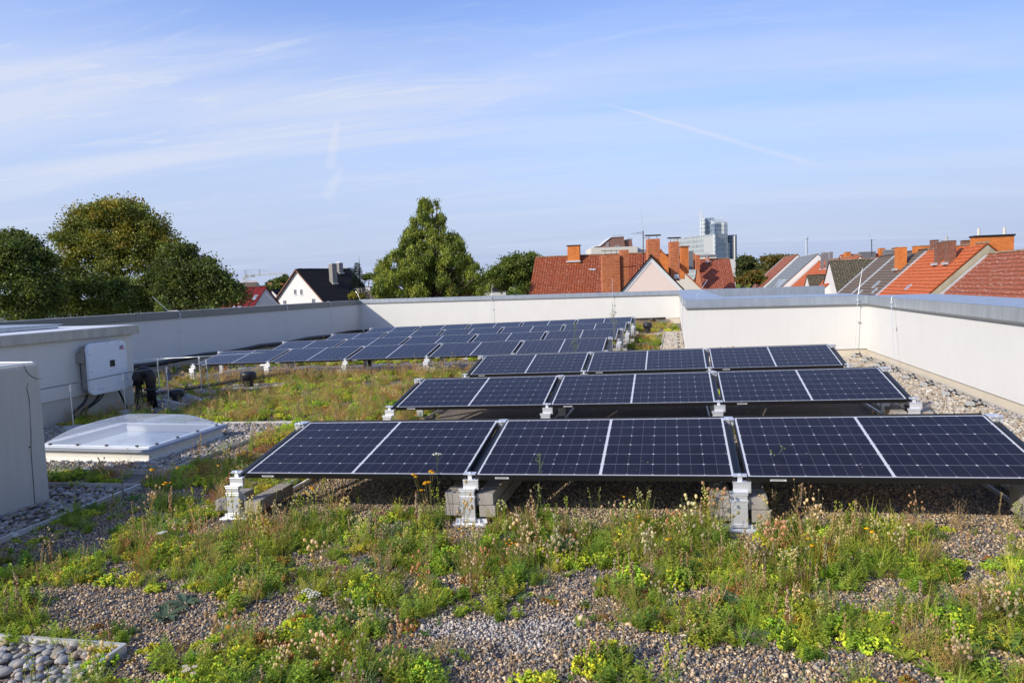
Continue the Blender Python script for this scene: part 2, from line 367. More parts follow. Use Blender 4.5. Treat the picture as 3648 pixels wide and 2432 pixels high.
def tilemat(name, col, col2, cols=0.22, lichen=0.0, lcol=(0.6, 0.58, 0.5), bumpd=0.03, dark=0.5, seed=0.0):
    """roof tiles; UV in metres, u along the course, v up the slope"""
    m, n, b = newmat(name); uv = N(n, 'ShaderNodeUVMap'); sp = N(n, 'ShaderNodeSeparateXYZ', {0: uv.outputs[0]})
    def ma(op, a, c=None):
        x = N(n, 'ShaderNodeMath', operation=op)
        for i, q in enumerate((a, c)):
            if q is None: continue
            if isinstance(q, (int, float)): x.inputs[i].default_value = q
            else: n.links.new(q, x.inputs[i])
        return x.outputs[0]
    U = ma('DIVIDE', sp.outputs[0], cols); uf = ma('FRACT', U)
    wv = ma('SINE', ma('MULTIPLY', uf, math.pi))
    VV = ma('DIVIDE', sp.outputs[1], 0.33)
    wn_ = N(n, 'ShaderNodeTexWhiteNoise', {'Vector': N(n, 'ShaderNodeCombineXYZ', {0: ma('FLOOR', U), 1: ma('FLOOR', VV), 2: seed}).outputs[0]}, noise_dimensions='3D')
    no = N(n, 'ShaderNodeTexNoise', {'Vector': uv.outputs[0], 'Scale': 0.9, 'Detail': 6, 'Roughness': 0.65})
    mix_ = ma('ADD', ma('MULTIPLY', wn_.outputs['Value'], 0.55), ma('MULTIPLY', no.outputs[0], 0.5))
    c1 = N(n, 'ShaderNodeMixRGB', {0: mix_, 1: rgba(col), 2: rgba(col2)})
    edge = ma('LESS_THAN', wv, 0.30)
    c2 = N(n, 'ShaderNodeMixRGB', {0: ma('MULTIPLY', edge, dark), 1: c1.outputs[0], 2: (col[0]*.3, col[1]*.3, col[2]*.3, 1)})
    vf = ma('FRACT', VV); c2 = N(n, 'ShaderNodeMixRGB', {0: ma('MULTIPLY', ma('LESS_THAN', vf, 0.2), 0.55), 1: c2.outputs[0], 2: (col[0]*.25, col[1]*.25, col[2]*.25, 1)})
    last = c2
    if lichen:
        vo = N(n, 'ShaderNodeTexNoise', {'Vector': uv.outputs[0], 'Scale': 7.0, 'Detail': 2}); ga = N(n, 'ShaderNodeMapRange', {'Value': vo.outputs[0], 'From Min': 0.66-lichen*.1, 'From Max': 0.70-lichen*.1})
        last = N(n, 'ShaderNodeMixRGB', {0: ma('MULTIPLY', ga.outputs[0], 0.8), 1: c2.outputs[0], 2: rgba(lcol)})
    n.links.new(last.outputs[0], b.inputs['Base Color']); b.inputs['Roughness'].default_value = 0.75; b.inputs['Specular IOR Level'].default_value = 0.25
    bp = N(n, 'ShaderNodeBump', {'Height': wv, 'Strength': 0.9, 'Distance': bumpd}); n.links.new(bp.outputs[0], b.inputs['Normal']); return m
MAT['tile_red'] = tilemat('red_clay_tiles', (0.38, 0.095, 0.035), (0.22, 0.05, 0.022), cols=.27, lichen=0.25, lcol=(0.62, 0.5, 0.42), dark=0.75)
MAT['tile_red2'] = tilemat('weathered_red_tiles', (0.38, 0.10, 0.05), (0.27, 0.07, 0.035), cols=0.24, lichen=0.25, dark=.65)
MAT['tile_orange'] = tilemat('orange_clay_tiles', (0.60, 0.145, 0.04), (0.50, 0.11, 0.032), cols=0.3, dark=0.15, lichen=0.1)
MAT['tile_brownred'] = tilemat('brown_red_tiles', (0.36, 0.105, 0.05), (0.30, 0.085, 0.04), cols=0.3, dark=0.12, lichen=0.35, lcol=(0.7, 0.66, 0.58))
MAT['tile_moss'] = tilemat('mossy_brown_tiles', (0.13, 0.105, 0.07), (0.075, 0.07, 0.045), cols=0.26, lichen=0.6, lcol=(0.34, 0.30, 0.18))
MAT['tile_brown'] = tilemat('grey_brown_tiles', (0.19, 0.145, 0.11), (0.15, 0.115, 0.09), cols=0.3, dark=0.2)
MAT['tile_black'] = tilemat('black_roof_tiles', (0.022, 0.019, 0.019), (0.014, 0.012, 0.012), cols=0.3, dark=0.2)
MAT['tile_dred'] = tilemat('glazed_dark_red_tiles', (0.20, 0.012, 0.014), (0.15, 0.01, 0.012), cols=0.3, dark=0.2)
MAT['tile_grey'] = tilemat('grey_metal_roof', (0.27, 0.29, 0.30), (0.22, 0.24, 0.25), cols=0.5, dark=0.35)
def brick(name, c1, c2, mortar, sc=1.0):
    m, n, b = newmat(name); uv = N(n, 'ShaderNodeUVMap')
    br = N(n, 'ShaderNodeTexBrick', {'Vector': uv.outputs[0], 'Color1': rgba(c1), 'Color2': rgba(c2), 'Mortar': rgba(mortar), 'Scale': 1.0,
        'Mortar Size': 0.008*sc, 'Brick Width': 0.25*sc, 'Row Height': 0.083*sc, 'Bias': -0.1})
    no = N(n, 'ShaderNodeTexNoise', {'Vector': uv.outputs[0], 'Scale': 3, 'Detail': 5}); r = N(n, 'ShaderNodeMapRange', {'Value': no.outputs[0], 'From Min': .3, 'From Max': .7, 'To Min': .8, 'To Max': 1.15})
    v = N(n, 'ShaderNodeVectorMath', {0: br.outputs[0], 'Scale': r.outputs[0]}, operation='SCALE'); n.links.new(v.outputs[0], b.inputs['Base Color'])
    b.inputs['Roughness'].default_value = 0.9; return m
MAT['brick'] = brick('orange_brick', (0.56, 0.15, 0.042), (0.40, 0.088, 0.028), (0.42, 0.27, 0.16), 1.6)
MAT['brick_brown'] = brick('brown_brick', (0.23, 0.09, 0.055), (0.16, 0.06, 0.04), (0.2, 0.15, 0.11), 1.6)
MAT['brick_grey'] = brick('grey_clad_brick', (0.33, 0.31, 0.28), (0.25, 0.24, 0.22), (0.15, 0.14, 0.13), 1.8)
MAT['clad_orange'] = brick('orange_slate_cladding', (0.62, 0.20, 0.045), (0.59, 0.18, 0.04), (0.47, 0.135, 0.032), 1.5)
MAT['clad_grey'] = simple('grey_cladding', (0.17, 0.17, 0.18), 0.6, var=0.08, scale=3)
MAT['pink'] = simple('pale_pink_render', (0.70, 0.575, 0.51), 0.9, var=0.02, scale=0.8)
MAT['whitewall'] = simple('white_house_render', (0.68, 0.665, 0.64), 0.9, var=0.02, scale=0.7)
MAT['cream'] = simple('cream_render', (0.64, 0.61, 0.53), 0.9, var=0.03, scale=0.7)
MAT['brownwall'] = simple('brown_facade', (0.22, 0.11, 0.085), 0.85, var=0.04, scale=0.6)
MAT['ridge'] = simple('mortared_ridge', (0.32, 0.22, 0.15), 0.95, var=0.35, scale=4)
MAT['trim'] = simple('white_trim', (0.64, 0.65, 0.66), 0.6, var=0.03)
MAT['wood'] = simple('brown_verge_board', (0.20, 0.09, 0.055), 0.7, var=0.1)
MAT['winglass'] = simple('window_glass', (0.10, 0.12, 0.14), 0.08, var=0.2, scale=0.6, spec=0.8)
MAT['skyglass'] = simple('roof_window_glass', (0.30, 0.36, 0.44), 0.1, 0.3, var=0.15, scale=1)
MAT['lead'] = simple('lead_flashing', (0.52, 0.54, 0.55), 0.5, 0.3, var=0.15, scale=5)
MAT['firewall'] = simple('weathered_beige_wall', (0.36, 0.32, 0.23), 0.95, var=0.22, scale=1.3, stretch=(1, 1, .4))

# ================================================================ STRUCTURE
mb = MB(); mb.face([(-10.6, -9, rz(-10.6)), (6.2, -9, rz(6.2)), (6.2, 23.4, rz(6.2)), (-10.6, 23.4, rz(-10.6))])
tag(mb.build('roof_ground', MAT['substrate']), kind='structure')
mb = MB(); mb.span((-10.75, -9, -12), (6.65, 23.5, -0.5)); tag(mb.build('building_base', MAT['render']), kind='structure')
gm = simple('town_ground', (0.09, 0.10, 0.06), 0.95, var=0.3, scale=0.05)
mb = MB(); mb.face([(-2500, -400, -10), (2500, -400, -10), (2500, 3500, -10), (-2500, 3500, -10)]); tag(mb.build('ground', gm), kind='structure')

CT = 1.245                                            # top of the copings
def parapet(name, label, a, b, inward, thick=0.42, ztop=CT, cope_h=0.15, plinth_h=0.18, cmat='zinc', joints=(), over=0.035, fronts=0.0, endcap=False, face='render'):
    """wall whose inner face runs a->b; inward = unit vector towards the roof"""
    a = Vector((a[0], a[1], 0)); b = Vector((b[0], b[1], 0)); inn = Vector((inward[0], inward[1], 0)); L = (b-a).length; t = (b-a).normalized()
    r = empty(name, (a.x, a.y, rz(a.x)), label=label, cat='wall')
    def local(p): return p - Vector((a.x, a.y, rz(a.x)))
    def prism(s0, s1, n0, n1, z0, z1, z0b=None, z1b=None, m=None):
        z0b = z0 if z0b is None else z0b; z1b = z1 if z1b is None else z1b
        P = []
        for s_, n_, z_ in ((s0, n0, z0), (s1, n0, z0b), (s1, n1, z0b), (s0, n1, z0), (s0, n0, z1), (s1, n0, z1b), (s1, n1, z1b), (s0, n1, z1)):
            P.append(local(a + t*s_ + inn*n_ + Vector((0, 0, z_))))
        q = m or MB(); bse = len(q.v); q.v += [tuple(p) for p in P]
        for f in ((0,3,2,1),(4,5,6,7),(0,1,5,4),(1,2,6,5),(2,3,7,6),(3,0,4,7)):
            q.f.append(tuple(bse+i for i in f)); q.m.append(0); q.uv.append([(0,0)]*4)
        return q
    za, zb = rz(a.x), rz(b.x)
    prism(0, L, 0, -thick, za+plinth_h, ztop-cope_h+0.02, zb+plinth_h, ztop-cope_h+0.02).build('wall_face', MAT[face], r)
    prism(0, L, -0.025, -thick+0.02, za-0.3, za+plinth_h+0.002, zb-0.3, zb+plinth_h+0.002).build('plinth', MAT['plinth'], r)
    q = MB(); xs = [0] + list(joints) + [L]
    for i in range(len(xs)-1):
        s0, s1 = xs[i]+(0.004 if i else -fronts), xs[i+1]-(0.004 if i < len(xs)-2 else 0)
        prism(s0, s1, over, -thick-0.03, ztop-cope_h, ztop-0.004, m=q)
        prism(s0, s1, over, -thick-0.03, ztop-0.003, ztop, m=q)
    q.build('coping', MAT[cmat], r, bevel=0.006)
    if joints:
        q = MB()
        for j in joints: prism(j-0.05, j+0.05, over+0.004, -thick-0.034, ztop-cope_h-0.004, ztop+0.005, m=q)
        q.build('coping_joint', MAT[cmat], r)
    q = MB(); prism(-fronts, L, over+0.002, over-0.012, ztop-cope_h-0.022, ztop-cope_h-0.001, m=q); q.build('drip_edge', MAT['zincdark'], r)
    return r
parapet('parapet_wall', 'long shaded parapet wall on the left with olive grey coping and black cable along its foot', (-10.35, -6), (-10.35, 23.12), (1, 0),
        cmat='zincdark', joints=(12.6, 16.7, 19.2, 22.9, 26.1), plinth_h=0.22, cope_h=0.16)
parapet('parapet_wall', 'far white parapet wall behind the rear solar rows with bright zinc coping', (-10.35, 23.1), (2.42, 23.1), (0, -1),
        joints=(2.9, 5.6, 8.6, 11.6), ztop=1.262, plinth_h=0.20)
parapet('parapet_wall', 'far end of the zinc coped parapet continuing behind the white block wall', (2.43, 23.1), (7.4, 23.1), (0, -1), joints=(2.4,), ztop=1.275, cope_h=0.42)
parapet('parapet_wall', 'white parapet wall face behind the three near solar rows, meeting the right wall at an inner corner', (2.42, 10.12), (5.66, 10.12), (0, -1),
        joints=(1.5,), plinth_h=0.16, thick=1.9, ztop=CT+0.002)
parapet('parapet_wall', 'narrow side wall receding beside the far gravel strip and black vent pipes', (2.42, 12.06), (2.42, 23.07), (-1, 0), thick=0.8, joints=(6.0,), plinth_h=0.16)
parapet('parapet_wall', 'tall white parapet wall along the right edge of the picture above the pebble strip', (5.62, -6), (5.62, 10.118), (-1, 0),
        joints=(5.4, 9.9, 12.5), plinth_h=0.14, thick=1.05)

# the low utility block at the left edge
r = empty('roof_upstand', (-2.94, 1.03, rz(-2.94)), label='tall beige box with rounded top corner cut by the left picture edge', cat='roof box')
mb = MB(); mb.span((-1.5, -4.0, -0.1), (0, 0, 1.175)); mb.build('body', MAT['beigegrey'], r, bevel=0.035)
mb = MB(); mb.tube([(0.003, -0.16, 0.0), (0.003, -0.155, 0.45), (0.003, -0.14, 0.62), (0.003, -0.13, 0.88), (0.003, -0.145, 0.98), (0.003, -0.13, 1.02)], 0.0022, 6)
mb.tube([(0.003, -0.155, 1.17), (0.003, -0.13, 1.11), (0.003, -0.09, 1.07), (0.003, -0.04, 1.045), (0.003, 0.0, 1.04)], 0.0022, 6); mb.box((0.003, -0.165, 0.5), (0.006, 0.012, 0.01))
mb.build('membrane_seam', MAT['rubberseam'], r)
mb = MB(); mb.tube([(0.0, -3.9, 1.18), (0.0, -0.05, 1.18)], 0.006, 6); mb.tube([(-1.45, -0.02, 1.18), (-0.05, -0.02, 1.18)], 0.006, 6); mb.build('edge_trim', MAT['white_plastic'], r)

# shed carrying the inverter
sx0 = -6.30; sz = rz(sx0)
r = empty('roof_shed', (sx0, 5.90, sz), label='white rendered roof exit box with weathered grey capping behind the inverter', cat='roof shed')
mb = MB(); mb.span((-3.2, -6.0, 0.36), (0, 0, 1.20)); mb.build('wall_face', MAT['render'], r)
mb = MB(); mb.span((-3.18, -5.98, -0.2), (-0.022, -0.02, 0.362)); mb.build('plinth', MAT['beigegrey'], r)
mb = MB(); mb.span((-3.3, -6.1, 1.19), (0.085, 0.085, 1.325)); mb.build('capping', MAT['shedcap'], r, bevel=0.006)
mb = MB(); mb.span((-3.26, -6.06, 1.326), (0.05, 0.05, 1.332)); mb.build('roof_membrane', MAT['membrane_white'], r)
mb = MB(); mb.span((-2.1, -5.8, 1.335), (-0.72, -0.66, 1.385)); mb.span((-2.14, -5.84, 1.386), (-0.68, -0.62, 1.40)); mb.build('roof_hatch', MAT['zinc'], r, bevel=0.004)

# ---------------------------------------------------------------- skylight
skz = rz(-3.74)
r = empty('skylight', (-3.74, 2.94, skz), label='square roof skylight with clear acrylic dome on a beige curb among pebbles', cat='skylight')
def ring(mb, h0, z0, h1, z1):
    for k in range(4):
        a0 = k; a1 = (k+1) % 4; cs = [(-1,-1),(1,-1),(1,1),(-1,1)]
        mb.face([(cs[a0][0]*h0[0], cs[a0][1]*h0[1], z0), (cs[a1][0]*h0[0], cs[a1][1]*h0[1], z0), (cs[a1][0]*h1[0], cs[a1][1]*h1[1], z1), (cs[a0][0]*h1[0], cs[a0][1]*h1[1], z1)])
mb = MB(); H = (0.725, 0.66)
ring(mb, H, -0.03, (0.705, 0.64), 0.012); ring(mb, (0.705, 0.64), 0.012, (0.675, 0.61), 0.05); ring(mb, (0.675, 0.61), 0.05, (0.665, 0.60), 0.135); ring(mb, (0.665, 0.60), 0.135, (0.60, 0.535), 0.136)
ring(mb, (0.60, 0.535), 0.136, (0.60, 0.535), 0.05)
mb.build('curb', simple('pale_curb_membrane', (0.72, 0.70, 0.63), .6, var=.04), r)
mb = MB()
for sx_, sy_, lx, ly in ((0, -0.6, 0.70, 0.045), (0, 0.6, 0.70, 0.045), (-0.665, 0, 0.045, 0.58), (0.665, 0, 0.045, 0.58)):
    mb.box((sx_, sy_, 0.148), (lx*2 if lx > .1 else .085, ly*2 if ly > .1 else .085, 0.022)); 
    mb.box((sx_*.985, sy_*.985, 0.168), (lx*1.96 if lx > .1 else .05, ly*1.96 if ly > .1 else .05, 0.018))
mb.build('frame', MAT['white_plastic'], r, bevel=0.003)
mb = MB(); mb.box((0, -0.648, 0.142), (1.40, 0.008, 0.03)); mb.box((0.713, 0, 0.142), (0.008, 1.30, 0.03)); mb.build('gasket', simple('grey_gasket', (0.22, 0.24, 0.30), .4), r)
mb = MB()
ring(mb, (0.62, 0.555), 0.16, (0.52, 0.46), 0.10); mb.build('inner_frame', MAT['trim'], r)
mb = MB(); mb.box((0, 0, 0.095), (1.05, 0.93, 0.006)); mb.build('glazing', simple('frosted_glazing', (0.72, 0.80, 0.84), 0.12, var=0.08, scale=1.5, spec=0.6), r)
# dome
NX = 28; V = []; Fc = []
hx, hy, hz = 0.655, 0.59, 0.18
for i in range(NX+1):
    for j in range(NX+1):
        u = i/NX*2-1; v = j/NX*2-1
        e = math.sin(min(1.0, (1-max(abs(u), abs(v))**1.25)/.62)*math.pi/2)*(1-.10*(u*u+v*v))
        V.append((u*hx, v*hy, 0.176 + hz*max(0, e)))
for i in range(NX):
    for j in range(NX):
        a = i*(NX+1)+j; Fc += [(a, a+NX+1, a+NX+2), (a, a+NX+2, a+1)]
np_obj('dome', np.array(V), np.array(Fc), MAT['acrylic'], parent=r, smooth=True)
mb = MB(); ring(mb, (0.70, 0.635), 0.172, (0.655, 0.59), 0.178); ring(mb, (0.735, 0.67), 0.13, (0.70, 0.635), 0.172); mb.build('dome_flange', MAT['acrylic'], r)
for k in range(4):
    for q in range(4):
        t_ = (-0.45, -0.16, 0.14, 0.45)[q]
        p = [(t_*1.2, -0.612, 0.186), (0.68, t_*1.1, 0.186), (t_*1.2, 0.612, 0.186), (-0.68, t_*1.1, 0.186)][k]
        mb = MB(); mb.box(p, (0.03, 0.022, 0.014)); mb.build('fixing_clip', MAT['rubber'], r, bevel=0.003)

# ---------------------------------------------------------------- inverter
iz = rz(-6.3)
r = empty('solar_inverter', (-6.33, 5.15, 0.60), label='white wall mounted solar inverter with rounded corners and small blue and red logo', cat='inverter'); r.scale = (.74, 1, 1)
def rounded_slab(w, h, rad, x0, x1, n=7):
    m = MB(); pts = []
    for cx, cz, a0 in ((w/2-rad, h/2-rad, 0), (-w/2+rad, h/2-rad, 90), (-w/2+rad, -h/2+rad, 180), (w/2-rad, -h/2+rad, 270)):
        for k in range(n+1):
            a = math.radians(a0 + 90*k/n); pts.append((cx+rad*math.cos(a), cz+rad*math.sin(a)))
    m.face([(x1, p[0], p[1]) for p in pts]); m.face([(x0, p[0], p[1]) for p in pts][::-1])
    for k in range(len(pts)):
        p, q = pts[k], pts[(k+1) % len(pts)]; m.face([(x0, p[0], p[1]), (x0, q[0], q[1]), (x1, q[0], q[1]), (x1, p[0], p[1])])
    bm = bpy.data
    return m
def weld(o):
    import bmesh
    b = bmesh.new(); b.from_mesh(o.data); bmesh.ops.remove_doubles(b, verts=b.verts, dist=1e-5); b.to_mesh(o.data); b.free(); return o
weld(rounded_slab(0.74, 0.76, 0.085, 0.27, 0.345).build('cover', MAT['white_shell'], r, bevel=0.012))
weld(rounded_slab(0.66, 0.68, 0.07, 0.10, 0.27).build('housing', MAT['greyplate'], r))
weld(rounded_slab(0.60, 0.60, 0.09, 0.03, 0.12).build('heat_sink', MAT['rubber'], r))
mb = MB(); mb.span((0.02, -0.50, 0.10), (0.035, -0.30, 0.27)); mb.span((0.02, -0.37, 0.10), (0.25, -0.35, 0.25)); mb.span((0.0, -0.52, 0.12), (0.02, -0.3, 0.25)); mb.build('wall_bracket', MAT['greyplate'], r)
mb = MB(); mb.span((0.340, 0.01, -0.01), (0.3475, 0.13, 0.115)); mb.build('display_bezel', MAT['trim'], r, bevel=0.004)
mb = MB(); mb.span((0.343, 0.022, 0.003), (0.350, 0.118, 0.10)); mb.build('display', MAT['screen'], r)
mb = MB()
for y_, z_ in ((0.0, 0.36), (0.22, 0.36), (-0.335, 0.22), (-0.335, -0.03), (-0.335, -0.28), (0.345, 0.25), (0.345, 0.02), (0.345, -0.22), (0.2, -0.355), (-0.05, -0.36), (0.03, -0.055)):
    mb = MB(); mb.box((0.347, y_, z_), (0.006, 0.011, 0.011)); mb.build('screw', MAT['ink'], r)
mb = MB()
for q in range(4): mb.box((0.3465, 0.055+0.022*q, -0.04+0.006*(q % 2)), (0.003, 0.008, 0.004))
mb.build('status_lights', MAT['ink'], r)
lg = MB(); lg.span((0.3455, 0.225, 0.235), (0.3475, 0.315, 0.31)); l0 = lg.build('logo', MAT['logo_white'], r)
lg = MB(); lg.face([(0.3485, 0.23, 0.24), (0.3485, 0.23, 0.305), (0.3485, 0.31, 0.305), (0.3485, 0.31, 0.285), (0.3485, 0.262, 0.262)][::-1]); lg.build('logo_field', MAT['logo_blue'], l0)
lg = MB(); lg.face([(0.3485, 0.238, 0.24), (0.3485, 0.268, 0.257), (0.3485, 0.31, 0.278), (0.3485, 0.31, 0.24)][::-1]); lg.build('logo_wedge', MAT['logo_red'], l0)
def text(body, size, loc, rot, mat, parent, name='lettering'):
    c = bpy.data.curves.new(name, 'FONT'); c.body = body; c.size = size; c.extrude = 0.0004; o = bpy.data.objects.new(name, c); COL.objects.link(o)
    o.location = loc; o.rotation_euler = rot; c.materials.append(mat); bpy.context.view_layer.update(); dg = bpy.context.evaluated_depsgraph_get(); me = bpy.data.meshes.new_from_object(o.evaluated_get(dg)); bpy.data.objects.remove(o)
    o = bpy.data.objects.new(name, me); COL.objects.link(o); o.location = loc; o.rotation_euler = rot; o.parent = parent; return o
text('SMA', 0.026, (0.349, 0.234, 0.281), (math.pi/2, 0, math.pi/2), MAT['logo_white'], l0)
text('Sunny Tripower', 0.018, (0.3458, -0.24, -0.31), (math.pi/2, 0, math.pi/2), MAT['ink'], r)
def cable(name, pts, rad, label=None, mat='rubber', parent=None, cat='cable', n=8, group=None):
    P = [Vector(p) for p in pts]; out_ = []
    for i in range(len(P)-1):
        p0 = P[max(i-1, 0)]; p1 = P[i]; p2 = P[i+1]; p3 = P[min(i+2, len(P)-1)]
        for k in range(6):
            t = k/6; out_.append(0.5*((2*p1)+(p2-p0)*t+(2*p0-5*p1+4*p2-p3)*t*t+(3*p1-p0-3*p2+p3)*t**3))
    out_.append(P[-1]); m = MB(); m.tube(out_, rad, n); o = m.build(name, MAT[mat], parent, smooth=True)
    if label: tag(o, label, cat, group)
    return o
gz = rz(-6.1)
for k, (y0, y1, bow, rr) in enumerate(((-0.33, -0.55, 0.28, 0.022), (-0.10, -0.42, 0.1, 0.012), (-0.06, -0.40, 0.12, 0.012), (0.0, -0.33, 0.14, 0.012), (0.26, 0.42, 0.06, 0.018))):
    cable('power_cable', [(0.2, y0, -0.37), (0.2, y0 + (y1-y0)*.35, -0.48), (0.2, y1-0.05, -0.60), (0.21, y1+0.01, -0.70), (0.24, y1+0.14, -0.745)], rr, parent=r)

# ---------------------------------------------------------------- vents and pipes
def vent(loc, s, label, h=0.30):
    r = empty('vent_pipe', (loc[0], loc[1], rz(loc[0])), label=label, cat='vent pipe', group='black mushroom vents on the roof')
    mb = MB(); mb.lathe([(0.075*s, -0.02), (0.075*s, h*0.55), (0.072*s, h*0.62)], n=24); mb.build('pipe', MAT['rubber'], r, smooth=True)
    mb = MB(); mb.lathe([(0.06*s, h*.55), (0.112*s, h*.56), (0.122*s, h*.60), (0.122*s, h*.82), (0.112*s, h*.93), (0.09*s, h*.99), (0.0001, h)], n=24); o = mb.build('cap', MAT['rubber'], r, smooth=True)
    return r
vent((-5.53, 7.85), 1.18, 'black mushroom vent standing in the herbs beside the cable tray', 0.32)
vent((-5.58, 5.95), 1.0, 'short black vent in the shade just right of the black goose neck', 0.27)
vent((1.42, 17.95), 1.15, 'nearer of two black mushroom vents beyond the right end of the rear rows', 0.36)
vent((1.46, 21.9), 1.0, 'farther black mushroom vent half hidden behind another, near the far wall', 0.30)
v5 = vent((-4.5, 10.9), 0.9, 'small dark vent in the shadow beneath the front edge of the rear rows', 0.26)
r = empty('gooseneck_duct', (-5.80, 5.66, rz(-5.83)), rot=(0, 0, math.radians(36)), label='thick black goose neck cable duct beside the inverter', cat='duct')
pts = [(0, 0, -0.02), (0, 0, 0.50)] + [(-0.085+0.085*math.cos(a), 0, 0.50+0.10*math.sin(a)) for a in [math.radians(q) for q in range(15, 181, 15)]] + [(-0.17, 0, 0.40)]
mb = MB(); mb.tube(pts, 0.088, 20); mb.build('duct', MAT['rubber'], r, smooth=True)
mb = MB(); mb.lathe([(0.096, 0.30), (0.1, 0.305), (0.1, 0.33), (0.096, 0.335)], n=24); mb.build('collar', MAT['rubber'], r, smooth=True)
for k in range(4):
    cable('hanging_cable', [(-0.20+0.02*k, 0, 0.42), (-0.22+0.03*k, 0.0, 0.2), (-0.26+0.04*k, -0.06-0.03*k, 0.04), (-0.36, -0.2-0.05*k, 0.02)], 0.012, parent=r)
for k in range(5):
    b = rz(-5.7); R0 = 0.17+0.03*k
    cable('cable_coil', [(-5.78, 5.75, b+0.16-0.02*k), (-5.5, 5.7-R0*.4, b+0.10+0.015*k), (-5.2-0.02*k, 5.85, b+0.05), (-5.3, 6.1+0.02*k, b+0.07), (-5.65, 6.15, b+0.10+0.02*k), (-5.8, 5.95, b+0.14)], 0.007,
          'pale grey cable loop number %s of the bundle around the short vent' % ('one two three four five'.split()[k]) if False else 'thin grey cable in the loose loop around the short black vent', 'galv', cat='cable', group='loose grey cable loops')
# cable bundle at the foot of the left wall
cable('cable_bundle', [(-10.22, y, rz(-10.2)+0.235+0.02*math.sin(y*2.1)) for y in np.arange(4, 23.0, 0.9)], 0.06, 'black cable bundle running along the foot of the left parapet wall', n=8)
cable('cable_bundle', [(x, 22.98, rz(x)+0.215+0.012*math.sin(x*3)) for x in np.arange(-10.1, 2.3, 0.8)], 0.045, 'black cable bundle along the foot of the far parapet wall')
# cable tray
r = empty('cable_tray', (-6.5, 6.3, rz(-6.5)), label='black wire cable tray crossing the herbs towards the rear rows', cat='cable tray')
mb = MB(); ta = Vector((0, 0, 0.07)); tb = Vector((0.9, 1.2, 0.08)); 
A0 = Vector((-0.1, 0.1, 0.09)); A1 = Vector((1.25, 3.35, 0.13)); dd = (A1-A0).normalized(); nn = Vector((dd.y, -dd.x, 0)).normalized()
mb.tube([A0+nn*0.05, A1+nn*0.05], 0.004, 5); mb.tube([A0-nn*0.05, A1-nn*0.05], 0.004, 5); mb.tube([A0+nn*0.05+Vector((0,0,.05)), A1+nn*0.05+Vector((0,0,.05))], 0.004, 5); mb.tube([A0-nn*0.05+Vector((0,0,.05)), A1-nn*0.05+Vector((0,0,.05))], 0.004, 5)
for k in range(32):
    p = A0.lerp(A1, k/31); mb.tube([p+nn*0.05+Vector((0,0,.055)), p+nn*0.05, p-nn*0.05, p-nn*0.05+Vector((0,0,.055))], 0.003, 5)
mb.build('tray', MAT['rubber'], r)
for k in range(3): cable('tray_cable', [tuple(A0.lerp(A1, q/6)+nn*(-0.02+0.02*k)+Vector((0,0,.015+.006*((q+k)%2)))) for q in range(7)], 0.012, parent=r)

# ---------------------------------------------------------------- wire on thin posts
posts = [((-5.59, 3.95), .63, 'thin galvanised wire post nearest the left edge, behind the skylight'), ((-5.86, 5.18), .62, 'thin galvanised wire post in front of the inverter'),
         ((-5.57, 5.76), .65, 'thin wire post just right of the black goose neck duct'), ((-6.98, 7.28), .645, 'farther thin wire post rising behind the goose neck duct'),
         ((-6.11, 7.28), .66, 'left one of two close wire posts on grey concrete feet'), ((-5.79, 7.04), .64, 'right one of two close wire posts on grey concrete feet')]
tops = []
for (p, h, lab) in posts:
    z = rz(p[0]); r = empty('wire_post', (p[0], p[1], z), label=lab, cat='post', group='thin posts carrying the lightning wire')
    mb = MB(); mb.tube([(0, 0, 0.0), (-0.012, 0, h-0.09)], 0.008, 8); mb.build('post', MAT['galv'], r)
    mb = MB(); mb.tube([(-0.012, 0, h-0.09), (-0.013, 0, h-0.005)], 0.013, 8); mb.box((-0.013, 0, h), (0.035, 0.02, 0.012)); mb.build('wire_clamp', MAT['alu'], r)
    mb = MB(); mb.lathe([(0.12, -0.02), (0.12, 0.05), (0.105, 0.075), (0.0001, 0.08)], n=18); mb.build('foot', MAT['concrete'], r)
    tops.append(Vector((p[0]-0.013, p[1], z+h+0.008)))
cable('lightning_wire', [(-5.60, 2.6, 0.50), tops[0], tops[1]*.5+tops[0]*.5, tops[1], tops[2], tops[5]], 0.0075, 'lower thin lightning wire passing in front of the inverter', 'clad_grey', n=6, cat='wire')
cable('lightning_wire', [(-7.3, 6.5, 0.50), tops[3], tops[4], (-5.2, 7.9, 0.54)], 0.0075, 'upper bright lightning wire ending above the first rear panel', 'alu', n=6, cat='wire')

# ---------------------------------------------------------------- wire and holders along the right wall
hy = [10.07 - 0.745*k for k in range(9)] + [3.3]
holders = []
def holder():
    r = empty('wire_holder')
    mb = MB(); mb.box((-0.07, 0, 0.035), (0.10, 0.085, 0.06), taper=0.85); mb.build('weight', MAT['concrete'], r, bevel=0.006)
    mb = MB(); mb.box((-0.07, 0, 0.008), (0.125, 0.10, 0.014)); mb.tube([(-0.02, 0, 0.055), (0.03, 0, 0.075), (0.065, 0, 0.06), (0.08, 0, 0.0)], [0.018, 0.017, 0.016, 0.02], 6); mb.box((-0.03, 0, 0.075), (0.02, 0.03, 0.03)); mb.box((0.05, 0, 0.085), (0.016, 0.03, 0.03)); mb.build('clip', MAT['rubber'], r)
    r.scale = (.82, .82, .82); return r
h0 = holder(); ordn = ['first', 'second', 'third', 'fourth', 'fifth', 'sixth', 'seventh', 'eighth', 'ninth', 'tenth', 'eleventh', 'twelfth']
